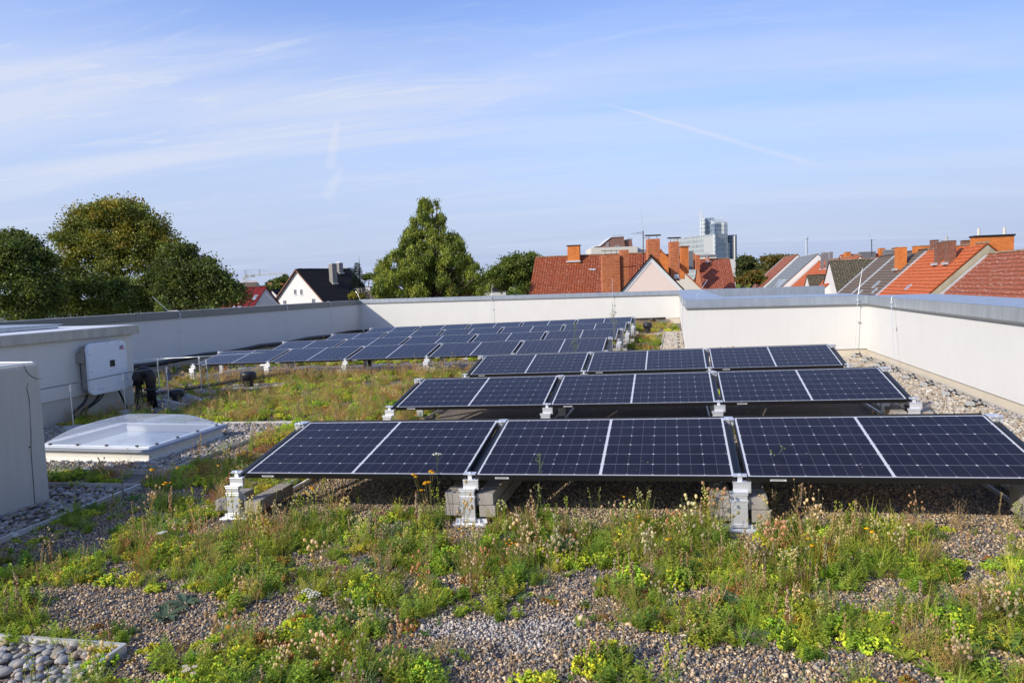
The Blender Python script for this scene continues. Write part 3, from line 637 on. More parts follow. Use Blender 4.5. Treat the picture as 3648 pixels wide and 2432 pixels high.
for k in range(8):
    h = h0 if k == 0 else copy_tree(h0); y = (10.0, 9.25, 8.52, 7.83, 7.05, 6.33, 5.55, 4.83)[k]
    h.location = (5.43, y, rz(5.43)+0.02)
    tag(h, '%s wire holder from the far corner on the pebbles at the right wall' % ordn[k] if k < 7 else 'nearest wire holder on the pebbles at the right wall, large at the picture edge', 'wire holder', 'concrete wire holders along the right wall')
h = copy_tree(h0); h.location = (4.95, 9.95, rz(5)+0.02); h.rotation_euler = (0, 0, math.pi/2)
tag(h, 'wire holder turned sideways under the block wall near the inner corner', 'wire holder', 'concrete wire holders along the right wall')
for k in range(7):
    h = copy_tree(h0); h.scale = (.55, .55, .55); h.location = (2.30, 10.9+1.0*k, rz(2.2)+0.02)
    tag(h, '%s wire holder beside the far gravel strip, counted from the near end' % ordn[k], 'wire holder', 'concrete wire holders along the far side wall')
cable('ground_wire', [(5.49, -2, 0.20), (5.49, 3, 0.205), (5.49, 9.98, 0.20), (4.6, 9.99, 0.19)], 0.0045, 'thin wire held by the clips along the foot of the right wall, outer one', 'galv', n=6, cat='wire')
cable('ground_wire', [(5.41, -2, 0.21), (5.41, 3, 0.215), (5.41, 9.8, 0.21)], 0.0045, 'thin wire held by the clips along the foot of the right wall, inner one', 'galv', n=6, cat='wire')
cable('ground_wire', [(2.25, 10.7, 0.13), (2.24, 14, 0.13), (2.24, 18, 0.13)], 0.0045, 'thin wire along the foot of the narrow far side wall', 'galv', n=6, cat='wire')
# lightning down conductors and air rods
def conductor(label, base, top, rod=None, standoff=(0, 0), bob=True):
    r = empty('lightning_conductor', (base[0], base[1], base[2]), label=label, cat='lightning rod', group='lightning conductors on the parapets')
    B = Vector((0, 0, 0)); T = Vector(top)-Vector(base); mb = MB()
    mb.tube([B, T*0.5+Vector((standoff[0]*.2, standoff[1]*.2, 0)), T], 0.0042, 6); mb.build('wire', MAT['galv'], r)
    mb = MB(); mb.box(T-Vector((0, 0, 0.03)), (0.03, 0.04, 0.03)); mb.box(T-Vector((0, 0, 0.10)), (0.025, 0.025, 0.02)); 
    if bob: mb.box(T*0.62, (0.045, 0.02, 0.035)); mb.build('clamp', MAT['alu'], r, bevel=0.003)
    else: mb.build('clamp', MAT['alu'], r, bevel=0.003)
    if rod is not None:
        pr = [Vector(q)-Vector(base) for q in rod]; mb = MB(); mb.tube([T]+pr, 0.0045, 6); mb.build('air_rod', MAT['alu'], r)
    return r
z1 = CT+0.01
conductor('lightning wire down the inner corner of the right wall with an upright rod', (5.40, 10.05, 0.16), (5.44, 10.05, 1.20), [(5.44, 10.08, 1.26), (5.52, 10.35, 1.27), (5.60, 10.4, 1.75)])
conductor('lightning wire with diamond clamp on the right wall near the inner corner', (5.50, 8.05, 0.17), (5.56, 8.45, 1.20), [(5.57, 8.47, 1.26), (5.62, 8.48, 1.27)])
conductor('lightning rod leaning from the left end of the white block wall', (2.36, 10.16, 0.1), (2.37, 10.14, 1.2), [(2.37, 10.2, 1.27), (2.62, 10.5, 1.275), (2.86, 10.75, 1.62)], bob=False)
conductor('lightning wire and rod left of centre on the far parapet wall', (-4.75, 23.02, 0.1), (-4.75, 23.02, 1.2), [(-4.75, 23.1, 1.28), (-4.72, 23.15, 1.75)])
conductor('lightning wire and rod near the right end of the rear rows on the far wall', (-0.05, 23.02, 0.2), (-0.05, 23.02, 1.2), [(-0.05, 23.1, 1.28), (-0.05, 23.15, 1.8)])
conductor('lightning wire and leaning rod in the far left corner of the parapets', (-10.28, 22.95, 0.1), (-10.28, 22.95, 1.2), [(-10.3, 23.1, 1.28), (-10.55, 23.25, 1.62)], bob=False)
for lab, (x, y), rd in (('lightning wire and leaning rod on the left wall above the inverter', (640, 1110), 1), ('lightning wire and rod on the left wall in front of the white gabled house', (1023, 1090), 1), ('lightning wire without rod on the left wall close to the far corner', (1178, 1080), 0)):
    p = atx(x, y, -10.28); b_ = Vector((-10.28, p[1], rz(-10.28)+0.2)); t_ = Vector((-10.28, p[1], 1.19))
    conductor(lab, b_, t_, [t_+Vector((-.05, 0, .07)), t_+Vector((-.35, 0, .075)), t_+Vector((-.75, -.05, .46))] if rd else [t_+Vector((-.04, 0, .07)), t_+Vector((-.14, 0, .08))])

# ================================================================ SOLAR PANELS
TILT = math.radians(10.89)
def make_panel():
    r = empty('solar_module')
    mb = MB(); t = PTH; w = 0.011
    mb.span((0, 0, -t), (PW, w, 0.0)); mb.span((0, PD-w, -t), (PW, PD, 0.0)); mb.span((0, w, -t), (w, PD-w, 0.0)); mb.span((PW-w, w, -t), (PW, PD-w, 0.0))
    mb.build('frame', MAT['black'], r, bevel=0.0012)
    g = MB(); g.span((w-.001, w-.001, -0.008), (PW-w+.001, PD-w+.001, -0.0015)); go = g.build('glass', MAT['cells'], r)
    g = MB(); g.span((w, w, -0.012), (PW-w, PD-w, -0.0085)); g.span((PW/2-.06, .45, -.03), (PW/2+.06, .52, -.013)); g.build('backsheet', MAT['backsheet'], r)
    s = MB(); s.span((0.14, -0.0012, -0.026), (0.235, 0.0, -0.014)); s.build('sticker', MAT['trim'], r)
    s = MB(); 
    for k in range(9): s.span((0.15+0.008*k, -0.0018, -0.022), (0.155+0.008*k, -0.001, -0.018))
    s.build('sticker_print', MAT['ink'], r.children[-1])
    return r
P0 = make_panel(); first = [True]
ROWS = [(-0.870, 0.709, 3, 'nearest row'), (-0.832, 3.496, 3, 'second near row'), (-0.790, 6.306, 3, 'third near row'),
        (-7.783, 9.366, 5, 'first rear row'), (-7.755, 12.054, 5, 'second rear row'), (-7.735, 14.751, 5, 'third rear row'), (-7.752, 17.547, 5, 'last rear row')]
GAP = 0.061; LOW = 0.335
POS3 = ['left', 'middle', 'right']; POS5 = ['leftmost', 'second from left', 'third from left', 'fourth from left', 'rightmost']
def put_panel(x, y, z, rot, lab, group):
    if first[0]: p = P0; first[0] = False
    else: p = copy_tree(P0)
    p.location = (x, y, z); p.rotation_euler = rot; tag(p, lab, 'solar panel', group); return p
for ri, (x0, y0, n, nm) in enumerate(ROWS):
    for i in range(n):
        x = x0 + i*(PW+GAP); lab = '%s dark blue solar panel of the %s' % ((POS3 if n == 3 else POS5)[i], nm)
        jt = rnd.uniform(-.0025, .0025)
        put_panel(x, y0, LOW+rz(x), (TILT+jt, -SX+rnd.uniform(-.0015, .0015), 0), lab, 'solar panels facing the camera')
        if ri < 3 or i == n-1:
            yb = y0 + 2*PD*math.cos(TILT) + 0.05
            put_panel(x+PW, yb, LOW+rz(x+PW), (TILT, SX, math.pi), 'rear facing %s solar panel behind the ridge of the %s' % ((POS3 if n == 3 else POS5)[i], nm), 'solar panels facing away')

# mounts
def mount_parts(r, blocks_high=2, small=False, rearend=True):
    """local origin on the roof under the lower panel edge, y towards the ridge"""
    mb = MB(); mb.box((0, 0.06, 0.012), (0.235, 0.22, 0.016)); mb.box((0, 0.03, 0.028), (0.22, 0.03, 0.018)); mb.box((0, -0.03, 0.021), (0.20, 0.012, 0.006)); mb.box((0, 0.13, 0.024), (0.23, 0.012, 0.012)); mb.build('base_plate', MAT['alu'], r, bevel=0.002)
    mb = MB(); mb.box((-0.012, 0.0, 0.135), (0.100, 0.024, 0.215)); mb.box((-0.012, 0.0, 0.247), (0.114, 0.034, 0.010)); mb.box((-0.012, 0.0, 0.234), (0.108, 0.030, 0.008)); mb.box((-0.012, 0.0, 0.196), (0.112, 0.034, 0.010)); mb.box((-0.012, 0.0, 0.185), (0.106, 0.028, 0.006)); mb.box((-0.012, 0.004, 0.040), (0.098, 0.040, 0.02))
    mb.face([(0.033, 0.012, 0.10), (0.033, 0.11, 0.13), (0.033, 0.012, 0.21)]); mb.face([(-0.055, 0.012, 0.10), (-0.055, 0.012, 0.21), (-0.055, 0.11, 0.13)])
    mb.build('post', MAT['alu'], r, bevel=0.0015)
    mb = MB(); mb.box((0.010, 0.025, 0.272), (0.106, 0.022, 0.068)); mb.box((0.010, 0.025, 0.304), (0.110, 0.03, 0.005)); mb.box((0.018, 0.045, 0.29), (0.06, 0.05, 0.03)); mb.build('bracket', MAT['alu'], r, bevel=0.0015)
    R_ = Matrix.Rotation(TILT, 3, 'X')
    mb = MB(); p0 = Vector((0, 0.03, LOW)); up = R_ @ Vector((0, 0, 1)); al = R_ @ Vector((0, 1, 0))
    for s_ in (0.018, 0.955):
        c = p0 + al*s_ + up*0.004; mb = MB(); mb.box(c, (0.085, 0.036, 0.007), rot=R_); mb.box(c+up*0.007, (0.016, 0.016, 0.007), rot=R_); mb.box(c-up*0.02, (0.028, 0.03, 0.04), rot=R_); mb.build('clamp', MAT['alu'], r, bevel=0.0012)
    mb = MB(); c = p0 + al*0.49 - up*0.045; mb.box(c, (0.035, 0.93, 0.03), rot=R_); mb.build('panel_rail', MAT['black'], r)
    mb = MB(); mb.box((-0.06, 1.02, 0.028), (0.012, 2.05, 0.030)); mb.box((0.06, 1.02, 0.028), (0.012, 2.05, 0.030)); mb.build('base_rail', MAT['alu'], r)
    # ridge support
    mb = MB(); hh = LOW + PD*math.sin(TILT) - 0.05
    mb.box((0, 1.0, hh*0.5+0.02), (0.085, 0.045, hh-0.03)); mb.box((0, 1.0, hh*.62), (0.09, 0.055, 0.01)); mb.box((0, 1.02, hh+0.02), (0.09, 0.11, 0.05)); mb.build('ridge_post', MAT['alu'], r, bevel=0.008)
    return r
def place_mount(proto, x, y, lab):
    m = copy_tree(proto) if proto.get('used') else proto; proto['used'] = 1
    m.location = (x, y, rz(x)); m.rotation_euler = (0, -SX, 0)
    if 'used' in m and m is not proto: del m['used']
    tag(m, lab, 'panel mount', 'aluminium mounts under the solar rows'); return m
MP = mount_parts(empty('panel_mount'))
B0 = MB(); B0.box((0, 0, 0.04), (0.115, 0.155, 0.078)); B0 = B0.build('ballast_block', MAT['block'], bevel=0.004); bfirst = [True]
def put_block(x, y, z, lab, rotz=0.0):
    b = B0 if bfirst[0] else B0.copy()
    if not bfirst[0]: COL.objects.link(b)
    bfirst[0] = False; b.location = (x, y, z); b.rotation_euler = (0, -SX, rotz); tag(b, lab, 'concrete block', 'concrete ballast blocks under the mounts')
mn = ['left end', 'first gap', 'second gap', 'right end']
for ri, (x0, y0, n, nm) in enumerate(ROWS):
    for i in range(n+1):
        x = x0 + i*(PW+GAP) - GAP/2
        if i == 0: x -= 0.035
        if i == n: x += 0.03
        pos = ('left end', 'right end')[i == n] if i in (0, n) else ordn[i-1]+' gap from the left'
        place_mount(MP, x, y0-0.03, 'aluminium mount at the %s of the %s' % (pos, nm))
        if ri == 0:
            highs = 1 if i == 0 else 2; deep = (3, 7, 7, 6)[i]
        elif ri == 3: highs, deep = 1, 1
        else: highs, deep = (1, 1) if i in (0, n) else (0, 0)
        if ri in (1, 2) and i == n: highs, deep = 2, 3
        for side in (-1, 1):
            for h in range(highs):
                for d in range(deep):
                    if side == -1 and d >= 2: continue
                    dn = 'front' if d == 0 else ordn[d]+' from front'
                    put_block(x+side*0.112+(0.016 if (h == 0 and side > 0) else 0)-0.012+rnd.uniform(-.004, .004), y0+0.06+d*0.165, rz(x)+0.055+h*0.081,
                              '%s %s%s concrete block at the %s mount, %s' % (dn, ('upper ' if h else 'lower ') if highs == 2 else '', 'left' if side < 0 else 'right', pos.replace(' from the left', ''), nm), rnd.uniform(-.02, .02))

# ================================================================ GRAVEL AND PEBBLES
def ico(sub):
    import bmesh
    b = bmesh.new(); bmesh.ops.create_icosphere(b, subdivisions=sub, radius=1)
    V = np.array([v.co[:] for v in b.verts]); F = np.array([[v.index for v in f.verts] for f in b.faces]); b.free(); return V, F
def rotmats(n, tilt=None):
    q = rng.normal(size=(n, 4)); q /= np.linalg.norm(q, axis=1)[:, None]; w, x, y, z = q.T
    return np.stack([1-2*(y*y+z*z), 2*(x*y-z*w), 2*(x*z+y*w), 2*(x*y+z*w), 1-2*(x*x+z*z), 2*(y*z-x*w), 2*(x*z-y*w), 2*(y*z+x*w), 1-2*(x*x+y*y)], 1).reshape(n, 3, 3)
def zrot(a):
    c, s = np.cos(a), np.sin(a); o = np.zeros_like(a); i = np.ones_like(a)
    return np.stack([c, -s, o, s, c, o, o, o, i], 1).reshape(-1, 3, 3)
def scatter(V, F, Rm, T, C=None, VC=None, tint=None):
    """instances of one prototype: returns arrays"""
    n = len(T); P = np.einsum('nij,vj->nvi', Rm, V) + T[:, None, :]
    FF = (F[None] + (np.arange(n)*len(V))[:, None, None]).reshape(-1, 3)
    if VC is not None: CC_ = (VC[None] * tint[:, None, :]).reshape(-1, 3)
    else: CC_ = np.repeat(C, len(V), 0)
    return P.reshape(-1, 3), FF, CC_
def join(parts):
    V = []; F = []; C = []; o = 0
    for v, f, c in parts:
        V.append(v); F.append(f+o); C.append(c); o += len(v)
    return np.concatenate(V), np.concatenate(F), np.concatenate(C)
def hash_noise(x, y, s, seed=0):
    """smooth value noise 0..1"""
    g = np.random.default_rng(100+seed).random((64, 64)); X = x*s+500; Y = y*s+500
    xi = np.floor(X).astype(int); yi = np.floor(Y).astype(int); fx = X-xi; fy = Y-yi; fx = fx*fx*(3-2*fx); fy = fy*fy*(3-2*fy)
    a = g[xi % 64, yi % 64]; b = g[(xi+1) % 64, yi % 64]; c = g[xi % 64, (yi+1) % 64]; d = g[(xi+1) % 64, (yi+1) % 64]
    return (a*(1-fx)+b*fx)*(1-fy) + (c*(1-fx)+d*fx)*fy
# areas of river pebbles (x0,x1,y0,y1)
PEB = [(-6.2, -2.52, 1.90, 4.28), (-4.6, -2.36, -2.5, 1.43), (-3.2, -0.27, -2.6, -1.15), (4.66, 5.62, -2.6, 10.1), (1.90, 2.42, 10.1, 18.3), (0.9, 1.9, 17.6, 18.3), (-6.3, -5.2, 5.3, 6.7), (-6.1, -4.9, 7.5, 8.3)]
SKY_HOLE = (-4.46, -3.02, 2.29, 3.60); NB_HOLE = (-4.6, -2.94, -3, 1.03)
def in_peb(x, y, m=0.0):
    r_ = np.zeros(len(x), bool)
    for a, b, c, d in PEB: r_ |= (x > a-m) & (x < b+m) & (y > c-m) & (y < d+m)
    return r_
# crushed gravel, near field
def seen(x, y, z=0.0, pad=60):
    d = np.stack([x, y, np.full_like(x, z)], 1) - CC; zz = d @ CF; u = 1824 + FPX*(d @ CR)/zz; v = 1216 - FPX*(d @ CU)/zz
    return (zz > .3) & (u > -pad) & (u < 3648+pad) & (v < 2432+pad)
n = 330000; x = rng.uniform(-2.6, 4.66, n); y = -1.75 + rng.random(n)**1.25*6.2
k = seen(x, y) & ~in_peb(x, y); x = x[k]; y = y[k]; n = len(x)
cube = np.array([(-1,-1,-.8),(1,-.9,-1),(.9,1,-.9),(-1,.8,-1),(-.7,-.8,.9),(.8,-.6,1),(.7,.8,.8),(-.9,.7,.7)])
cf = np.array([(0,2,1),(0,3,2),(4,5,6),(4,6,7),(0,1,5),(0,5,4),(1,2,6),(1,6,5),(2,3,7),(2,7,6),(3,0,4),(3,4,7)])
sz_ = rng.lognormal(math.log(0.0040), 0.36, n); sc = np.stack([sz_*rng.uniform(.8, 1.5, n), sz_*rng.uniform(.6, 1.1, n), sz_*rng.uniform(.45, .8, n)], 1)
Rm = rotmats(n) * sc[:, None, :]
T = np.stack([x, y, SX*x + rng.random(n)*0.008], 1)
pal = np.array([(0.14, 0.145, 0.16), (0.21, 0.205, 0.21), (0.36, 0.26, 0.16), (0.48, 0.37, 0.24), (0.28, 0.19, 0.12), (0.11, 0.105, 0.115), (0.42, 0.36, 0.29), (0.31, 0.22, 0.14), (0.55, 0.44, 0.31)])
pc = pal[rng.integers(0, len(pal), n)] * rng.uniform(.92, 1.55, (n, 1)) * np.array((1.01, .98, .90))
# a whitish efflorescence patch in front of the second mount
ep = roofpt(1750, 2240); em = np.exp(-(((x-ep[0])/0.42)**2 + ((y-ep[1])/0.20)**2)) * hash_noise(x, y, 9, 3) * 1.5
em = np.clip(em-0.25, 0, .5)[:, None]; pc = pc*(1-em) + np.array((.66, .64, .62))*em
v, f, c = scatter(cube, cf, Rm, T, C=pc)
tag(np_obj('gravel', v, f, MAT['stone'], c), 'loose crushed grey and tan gravel between the herbs', 'gravel', kind='stuff')
# river pebbles
def pebbles(name, label, area, n, smin, smax, sub, warm, holes=()):
    a, b, c_, d = area; x = rng.uniform(a, b, n); y = rng.uniform(c_, d, n); k = seen(x, y, pad=250)
    for h in holes: k &= ~((x > h[0]) & (x < h[1]) & (y > h[2]) & (y < h[3]))
    x = x[k]; y = y[k]; n = len(x); V, F = ico(sub); s = rng.lognormal(math.log((smin+smax)/2), .32, n).clip(smin*.6, smax*1.5)
    sc = np.stack([s*rng.uniform(1., 1.5, n), s*rng.uniform(.75, 1.05, n), s*rng.uniform(.45, .7, n)], 1)
    Rz = zrot(rng.random(n)*6.28); tl = rng.normal(size=n)*.3; ct, st_ = np.cos(tl), np.sin(tl); o = np.zeros(n); i = np.ones(n)
    Rx = np.stack([i, o, o, o, ct, -st_, o, st_, ct], 1).reshape(-1, 3, 3); Rm = (Rz @ Rx) * sc[:, None, :]
    T = np.stack([x, y, SX*x + 0.004 + rng.random(n)*0.022], 1)
    pal = np.array([(0.46, 0.43, 0.38), (0.36, 0.35, 0.34), (0.55, 0.50, 0.42), (0.28, 0.29, 0.31), (0.50, 0.38, 0.26), (0.62, 0.58, 0.52), (0.40, 0.36, 0.28), (0.33, 0.26, 0.20)])
    if warm: pal = np.array([(0.55, 0.47, 0.36), (0.62, 0.54, 0.42), (0.66, 0.60, 0.50), (0.50, 0.38, 0.25), (0.48, 0.45, 0.40), (0.70, 0.66, 0.58), (0.42, 0.34, 0.25)])
    pc = pal[rng.integers(0, len(pal), n)] * rng.uniform(.62, .98, (n, 1)); v, f, c = scatter(V, F, Rm, T, C=pc)
    tag(np_obj(name, v, f, MAT['pebble'], c, smooth=True), label, 'pebbles', kind='stuff')
pebbles('pebbles', 'grey river pebbles filling the border around the skylight', PEB[0], 12000, .012, .021, 1, False, (SKY_HOLE,))
pebbles('pebbles', 'grey river pebbles along the foot of the beige box at the left edge', PEB[1], 6500, .012, .022, 1, False, (NB_HOLE,))
pebbles('pebbles', 'large pale river pebbles in the bottom left corner', PEB[2], 4600, .012, .023, 2, False)
pebbles('pebbles', 'cream coloured pebbles in the strip along the right wall', PEB[3], 22000, .011, .020, 1, True)
pebbles('pebbles', 'cream coloured pebbles in the far strip beside the narrow wall', PEB[4], 6000, .018, .028, 1, True)
pebbles('pebbles', 'pale pebbles around the far black vent', PEB[5], 900, .018, .028, 1, True)
pebbles('pebbles', 'pebbles at the foot of the inverter shed', PEB[6], 1300, .016, .026, 1, False)
pebbles('pebbles', 'pebbles around the mushroom vent near the cable tray', PEB[7], 1300, .016, .026, 1, True)
def edging(label, pts, h=0.045):
    mb = MB()
    for i in range(len(pts)-1):
        a = Vector((pts[i][0], pts[i][1], rz(pts[i][0]))); b = Vector((pts[i+1][0], pts[i+1][1], rz(pts[i+1][0]))); d = (b-a).normalized(); n_ = Vector((-d.y, d.x, 0))*0.005
        mb.face([a+n_, b+n_, b+n_+Vector((0,0,h)), a+n_+Vector((0,0,h))]); mb.face([b-n_, a-n_, a-n_+Vector((0,0,h)), b-n_+Vector((0,0,h))]); mb.face([a+n_+Vector((0,0,h)), b+n_+Vector((0,0,h)), b-n_*2+Vector((0,0,h+.001)), a-n_*2+Vector((0,0,h+.001))])
    tag(mb.build('edging_strip', MAT['edgeprofile']), label, 'edging')
edging('metal edging strip around the large pebbles in the bottom left corner', [(-3.2, -1.13), (-0.27, -1.155), (-0.24, -2.6)])
edging('metal edging strip around the pebbles of the beige box at the left', [(-4.6, 1.44), (-2.38, 1.41), (-2.33, -2.6)])
edging('metal edging strip framing the pebbles around the skylight', [(-5.6, 1.92), (-2.50, 1.88), (-2.53, 4.28), (-5.6, 4.30)])
edging('metal edging strip beside the pebbles of the right wall', [(4.66, -2.6), (4.66, 9.9)])
edging('metal edging strip of the far pebble strip by the narrow wall', [(1.90, 11.0), (1.91, 18.3), (2.4, 18.3)])
edging('low metal edging strip running from the far vent to the rear rows', [(1.9, 18.28), (0.4, 17.6)])

# ================================================================ PLANTS (prototypes: V, F, C)
class PB:
    def __init__(s): s.V = []; s.F = []; s.C = []; s.n = 0
    def add(s, V, F, C):
        V = np.asarray(V, float); s.V.append(V); s.F.append(np.asarray(F)+s.n); C = np.asarray(C, float); s.C.append(np.tile(C, (len(V), 1)) if C.ndim == 1 else C); s.n += len(V)
    def get(s): return np.concatenate(s.V), np.concatenate(s.F), np.concatenate(s.C)
def nrm(v): v = np.asarray(v, float); return v/(np.linalg.norm(v)+1e-9)
def blade(pb, p, d, L, w, bend, col, seg=3, tipcol=None):
    p = np.asarray(p, float); d = nrm(d); side = nrm(np.cross(d, (0, 0, 1.0)) if abs(d[2]) < .98 else np.array((math.cos(p[0]*99), math.sin(p[0]*99), 0)))
    V = []; C = []
    for i in range(seg+1):
        t = i/seg; ww = w*(1-t**1.5)*(.6+.8*t if t < .5 else 1) + 1e-4
        V += [p-side*ww/2, p+side*ww/2]; cc = np.array(col)*(0.85+.3*t) if tipcol is None else np.array(col)*(1-t)+np.array(tipcol)*t; C += [cc, cc]
        d = nrm(d + np.array((0, 0, -bend/seg))); p = p + d*L/seg
    F = []
    for i in range(seg): a = 2*i; F += [(a, a+1, a+3), (a, a+3, a+2)]
    pb.add(V, F, np.array(C))
def stem(pb, pts, r, col):
    V = []; F = []; pts = [np.asarray(q, float) for q in pts]
    for i, q in enumerate(pts):
        t = nrm(pts[min(i+1, len(pts)-1)]-pts[max(i-1, 0)]); a = nrm(np.cross(t, (0.3, 1, 0.1))); b = np.cross(t, a)
        for k in range(3): V.append(q+(a*math.cos(2.09*k)+b*math.sin(2.09*k))*r)
    for i in range(len(pts)-1):
        for k in range(3):
            a = 3*i+k; b = 3*i+(k+1) % 3; F += [(a, b, b+3), (a, b+3, a+3)]
    pb.add(V, F, col)
OV = np.array([(1,0,0),(-1,0,0),(0,1,0),(0,-1,0),(0,0,1),(0,0,-1)], float); OF = np.array([(0,2,4),(2,1,4),(1,3,4),(3,0,4),(2,0,5),(1,2,5),(3,1,5),(0,3,5)])
I1V, I1F = ico(1)
def blob(pb, p, r, col, ax=(0, 0, 1), el=1.0, fine=False):
    ax = nrm(ax); a = nrm(np.cross(ax, (.31, .7, .2))); b = np.cross(ax, a); B = np.stack([a*r, b*r, ax*r*el], 0)
    V, F = (I1V, I1F) if fine else (OV, OF); pb.add(V @ B + np.asarray(p), F, col)
def leafshape(pb, p, d, up, L, w, col, fold=.25):
    p = np.asarray(p, float); d = nrm(d); s = nrm(np.cross(d, up)); u = np.cross(s, d)
    a = p; m1 = p+d*L*.45; t = p+d*L - u*L*.12
    V = [a, p+d*L*.3+s*w*.42+u*w*fold*.5, p+d*L*.68+s*w*.4+u*w*fold*.4, t, p+d*L*.68-s*w*.4+u*w*fold*.4, p+d*L*.3-s*w*.42+u*w*fold*.5, m1]
    F = [(0, 1, 6), (1, 2, 6), (2, 3, 6), (3, 4, 6), (4, 5, 6), (5, 0, 6)]; pb.add(V, F, col)
G = lambda *c: np.array(c, float)
def jit(c, a=.18): return np.asarray(c)*(1+rng.uniform(-a, a))*np.array([1+rng.uniform(-a, a)*.4, 1, 1+rng.uniform(-a, a)*.4])
LIME = G(.50, .55, .06); SEDG = G(.30, .43, .045); DGRN = G(.15, .25, .04); MGRN = G(.29, .39, .05); BLUG = G(.19, .29, .13); YGRN = G(.46, .47, .07); TAN = G(.48, .40, .26); STRAW = G(.46, .36, .16); RED = G(.30, .06, .03); RUST = G(.42, .16, .05); YEL = G(.85, .50, .01); PYEL = G(.60, .58, .27); WHT = G(.80, .80, .76); BRN = G(.22, .12, .06)

def p_sedum(rad=.07, n=60, col=LIME, col2=SEDG, h=.05):
    pb = PB()
    for _ in range(n):
        a = rng.random()*6.28; q = rad*math.sqrt(rng.random()); x, y = q*math.cos(a), q*math.sin(a); hh = h*(1-(q/rad)**2*.7)*rng.uniform(.6, 1.15)
        lean = G(x, y, 0)/rad*.5; c = jit(col if rng.random() < .7 else col2)
        for s in range(3):
            t = hh*(.4+.3*s); r = rng.uniform(.0032, .0055)
            for k in range(3):
                b_ = rng.random()*6.28; d = G(math.cos(b_), math.sin(b_), rng.uniform(.3, 1.1)); blob(pb, G(x, y, 0)+lean*t+G(0, 0, t)+d*r*1.2, r, c*(.8+.2*s), d, 1.9)
    return pb.get()
def p_grass(n=26, h=.15, col=DGRN, spread=.9, w=.0035, seg=3, bend=.9):
    pb = PB()
    for _ in range(n):
        a = rng.random()*6.28; e = rng.uniform(.1, spread); blade(pb, G(rng.normal()*.012, rng.normal()*.012, 0), G(math.cos(a)*e, math.sin(a)*e, 1), h*rng.uniform(.5, 1.15), w*rng.uniform(.7, 1.3), bend*rng.uniform(.3, 1.2), jit(col), seg)
    return pb.get()
def p_feather(n=9, h=.13, col=MGRN):
    """finely divided leaves (yarrow, chamomile)"""
    pb = PB()
    for _ in range(n):
        a = rng.random()*6.28; e = rng.uniform(.3, 1.1); p = G(rng.normal()*.01, rng.normal()*.01, 0); d = nrm(G(math.cos(a)*e, math.sin(a)*e, 1)); L = h*rng.uniform(.6, 1.15); c = jit(col)
        s = nrm(np.cross(d, (0, 0, 1)))
        for k in range(10):
            t = (k+1)/10; q = p + d*L*t - G(0, 0, L*.35*t*t*e); w = .020*math.sin(math.pi*min(1, t*.9+.1))+.003
            for sg in (-1, 1): blade(pb, q, s*sg+d*.5+G(0, 0, .25), w*rng.uniform(.8, 1.2), .0028, .2, c*(.9+.2*t), 1)
        stem(pb, [p, p+d*L*.5-G(0, 0, L*.09*e), p+d*L-G(0, 0, L*.35*e)], .0009, c)
    return pb.get()
def p_leafy(n=8, h=.11, col=MGRN, lw=.011, ll=.022, spread=.5):
    pb = PB()
    for _ in range(n):
        a = rng.random()*6.28; e = rng.uniform(.05, spread); p0 = G(rng.normal()*.02, rng.normal()*.02, 0); d = nrm(G(math.cos(a)*e, math.sin(a)*e, 1)); L = h*rng.uniform(.5, 1.15); c = jit(col)
        stem(pb, [p0, p0+d*L], .0012, c*.8); k = 0; t = .12
        while t < 1.0:
            for sg in (0, 3.14): b_ = k*1.57+sg+a; leafshape(pb, p0+d*L*t, G(math.cos(b_), math.sin(b_), .55), (0, 0, 1), ll*rng.uniform(.7, 1.2)*(1.15-.4*t), lw, c*rng.uniform(.85, 1.2))
            t += .13; k += 1
    return pb.get()
def p_rosette(n=9, L=.12, w=.035, col=BLUG, flat=.35):
    pb = PB()
    for k in range(n):
        a = k*2.4+rng.random()*.4; c = jit(col, .12); e = flat*rng.uniform(.5, 1.5); d = G(math.cos(a), math.sin(a), e); leafshape(pb, G(0, 0, .004), d, (0, 0, 1), L*rng.uniform(.6, 1.1), w*rng.uniform(.8, 1.2), c, .35)
    return pb.get()
def p_silene(h=.28, n=3, col=TAN, heads=9, scol=G(.34, .30, .12)):
    pb = PB()
    for _ in range(n):
        a = rng.random()*6.28; e = rng.uniform(.05, .4); p = G(rng.normal()*.015, rng.normal()*.015, 0); d = nrm(G(math.cos(a)*e, math.sin(a)*e, 1)); L = h*rng.uniform(.6, 1.1); top = p+d*L*.6
        stem(pb, [p, p+d*L*.3+G(.004, 0, 0), top], .0011, jit(scol))
        for _ in range(heads//n+1):
            b_ = rng.random()*6.28; q = top + G(math.cos(b_)*.035, math.sin(b_)*.035, rng.uniform(.02, .4*L)) * rng.uniform(.5, 1.2); stem(pb, [top - d*rng.random()*L*.15, q], .0007, jit(scol)); blob(pb, q, rng.uniform(.0048, .0068), jit(col, .15), G(rng.normal()*.4, rng.normal()*.4, -1), 1.55, True)
    return pb.get()
def p_spike(h=.3, col=TAN, col2=BRN, stems=2, w=.006):
    pb = PB()
    for _ in range(stems):
        lean = G(rng.normal()*.07, rng.normal()*.07, 1); L = h*rng.uniform(.7, 1.05); p = G(rng.normal()*.015, rng.normal()*.015, 0); stem(pb, [p, p+lean*L*.5+G(.003, .002, 0), p+lean*L], .0012, G(.30, .24, .09)); t = .38
        while t < 1.0:
            b_ = rng.random()*6.28; blob(pb, p+lean*L*t+G(math.cos(b_), math.sin(b_), 0)*w*(1.15-t*.6), rng.uniform(.0028, .0046), jit(col if rng.random() < .7 else col2, .2), G(math.cos(b_), math.sin(b_), .9), 1.5); t += .017*.3/h
    return pb.get()
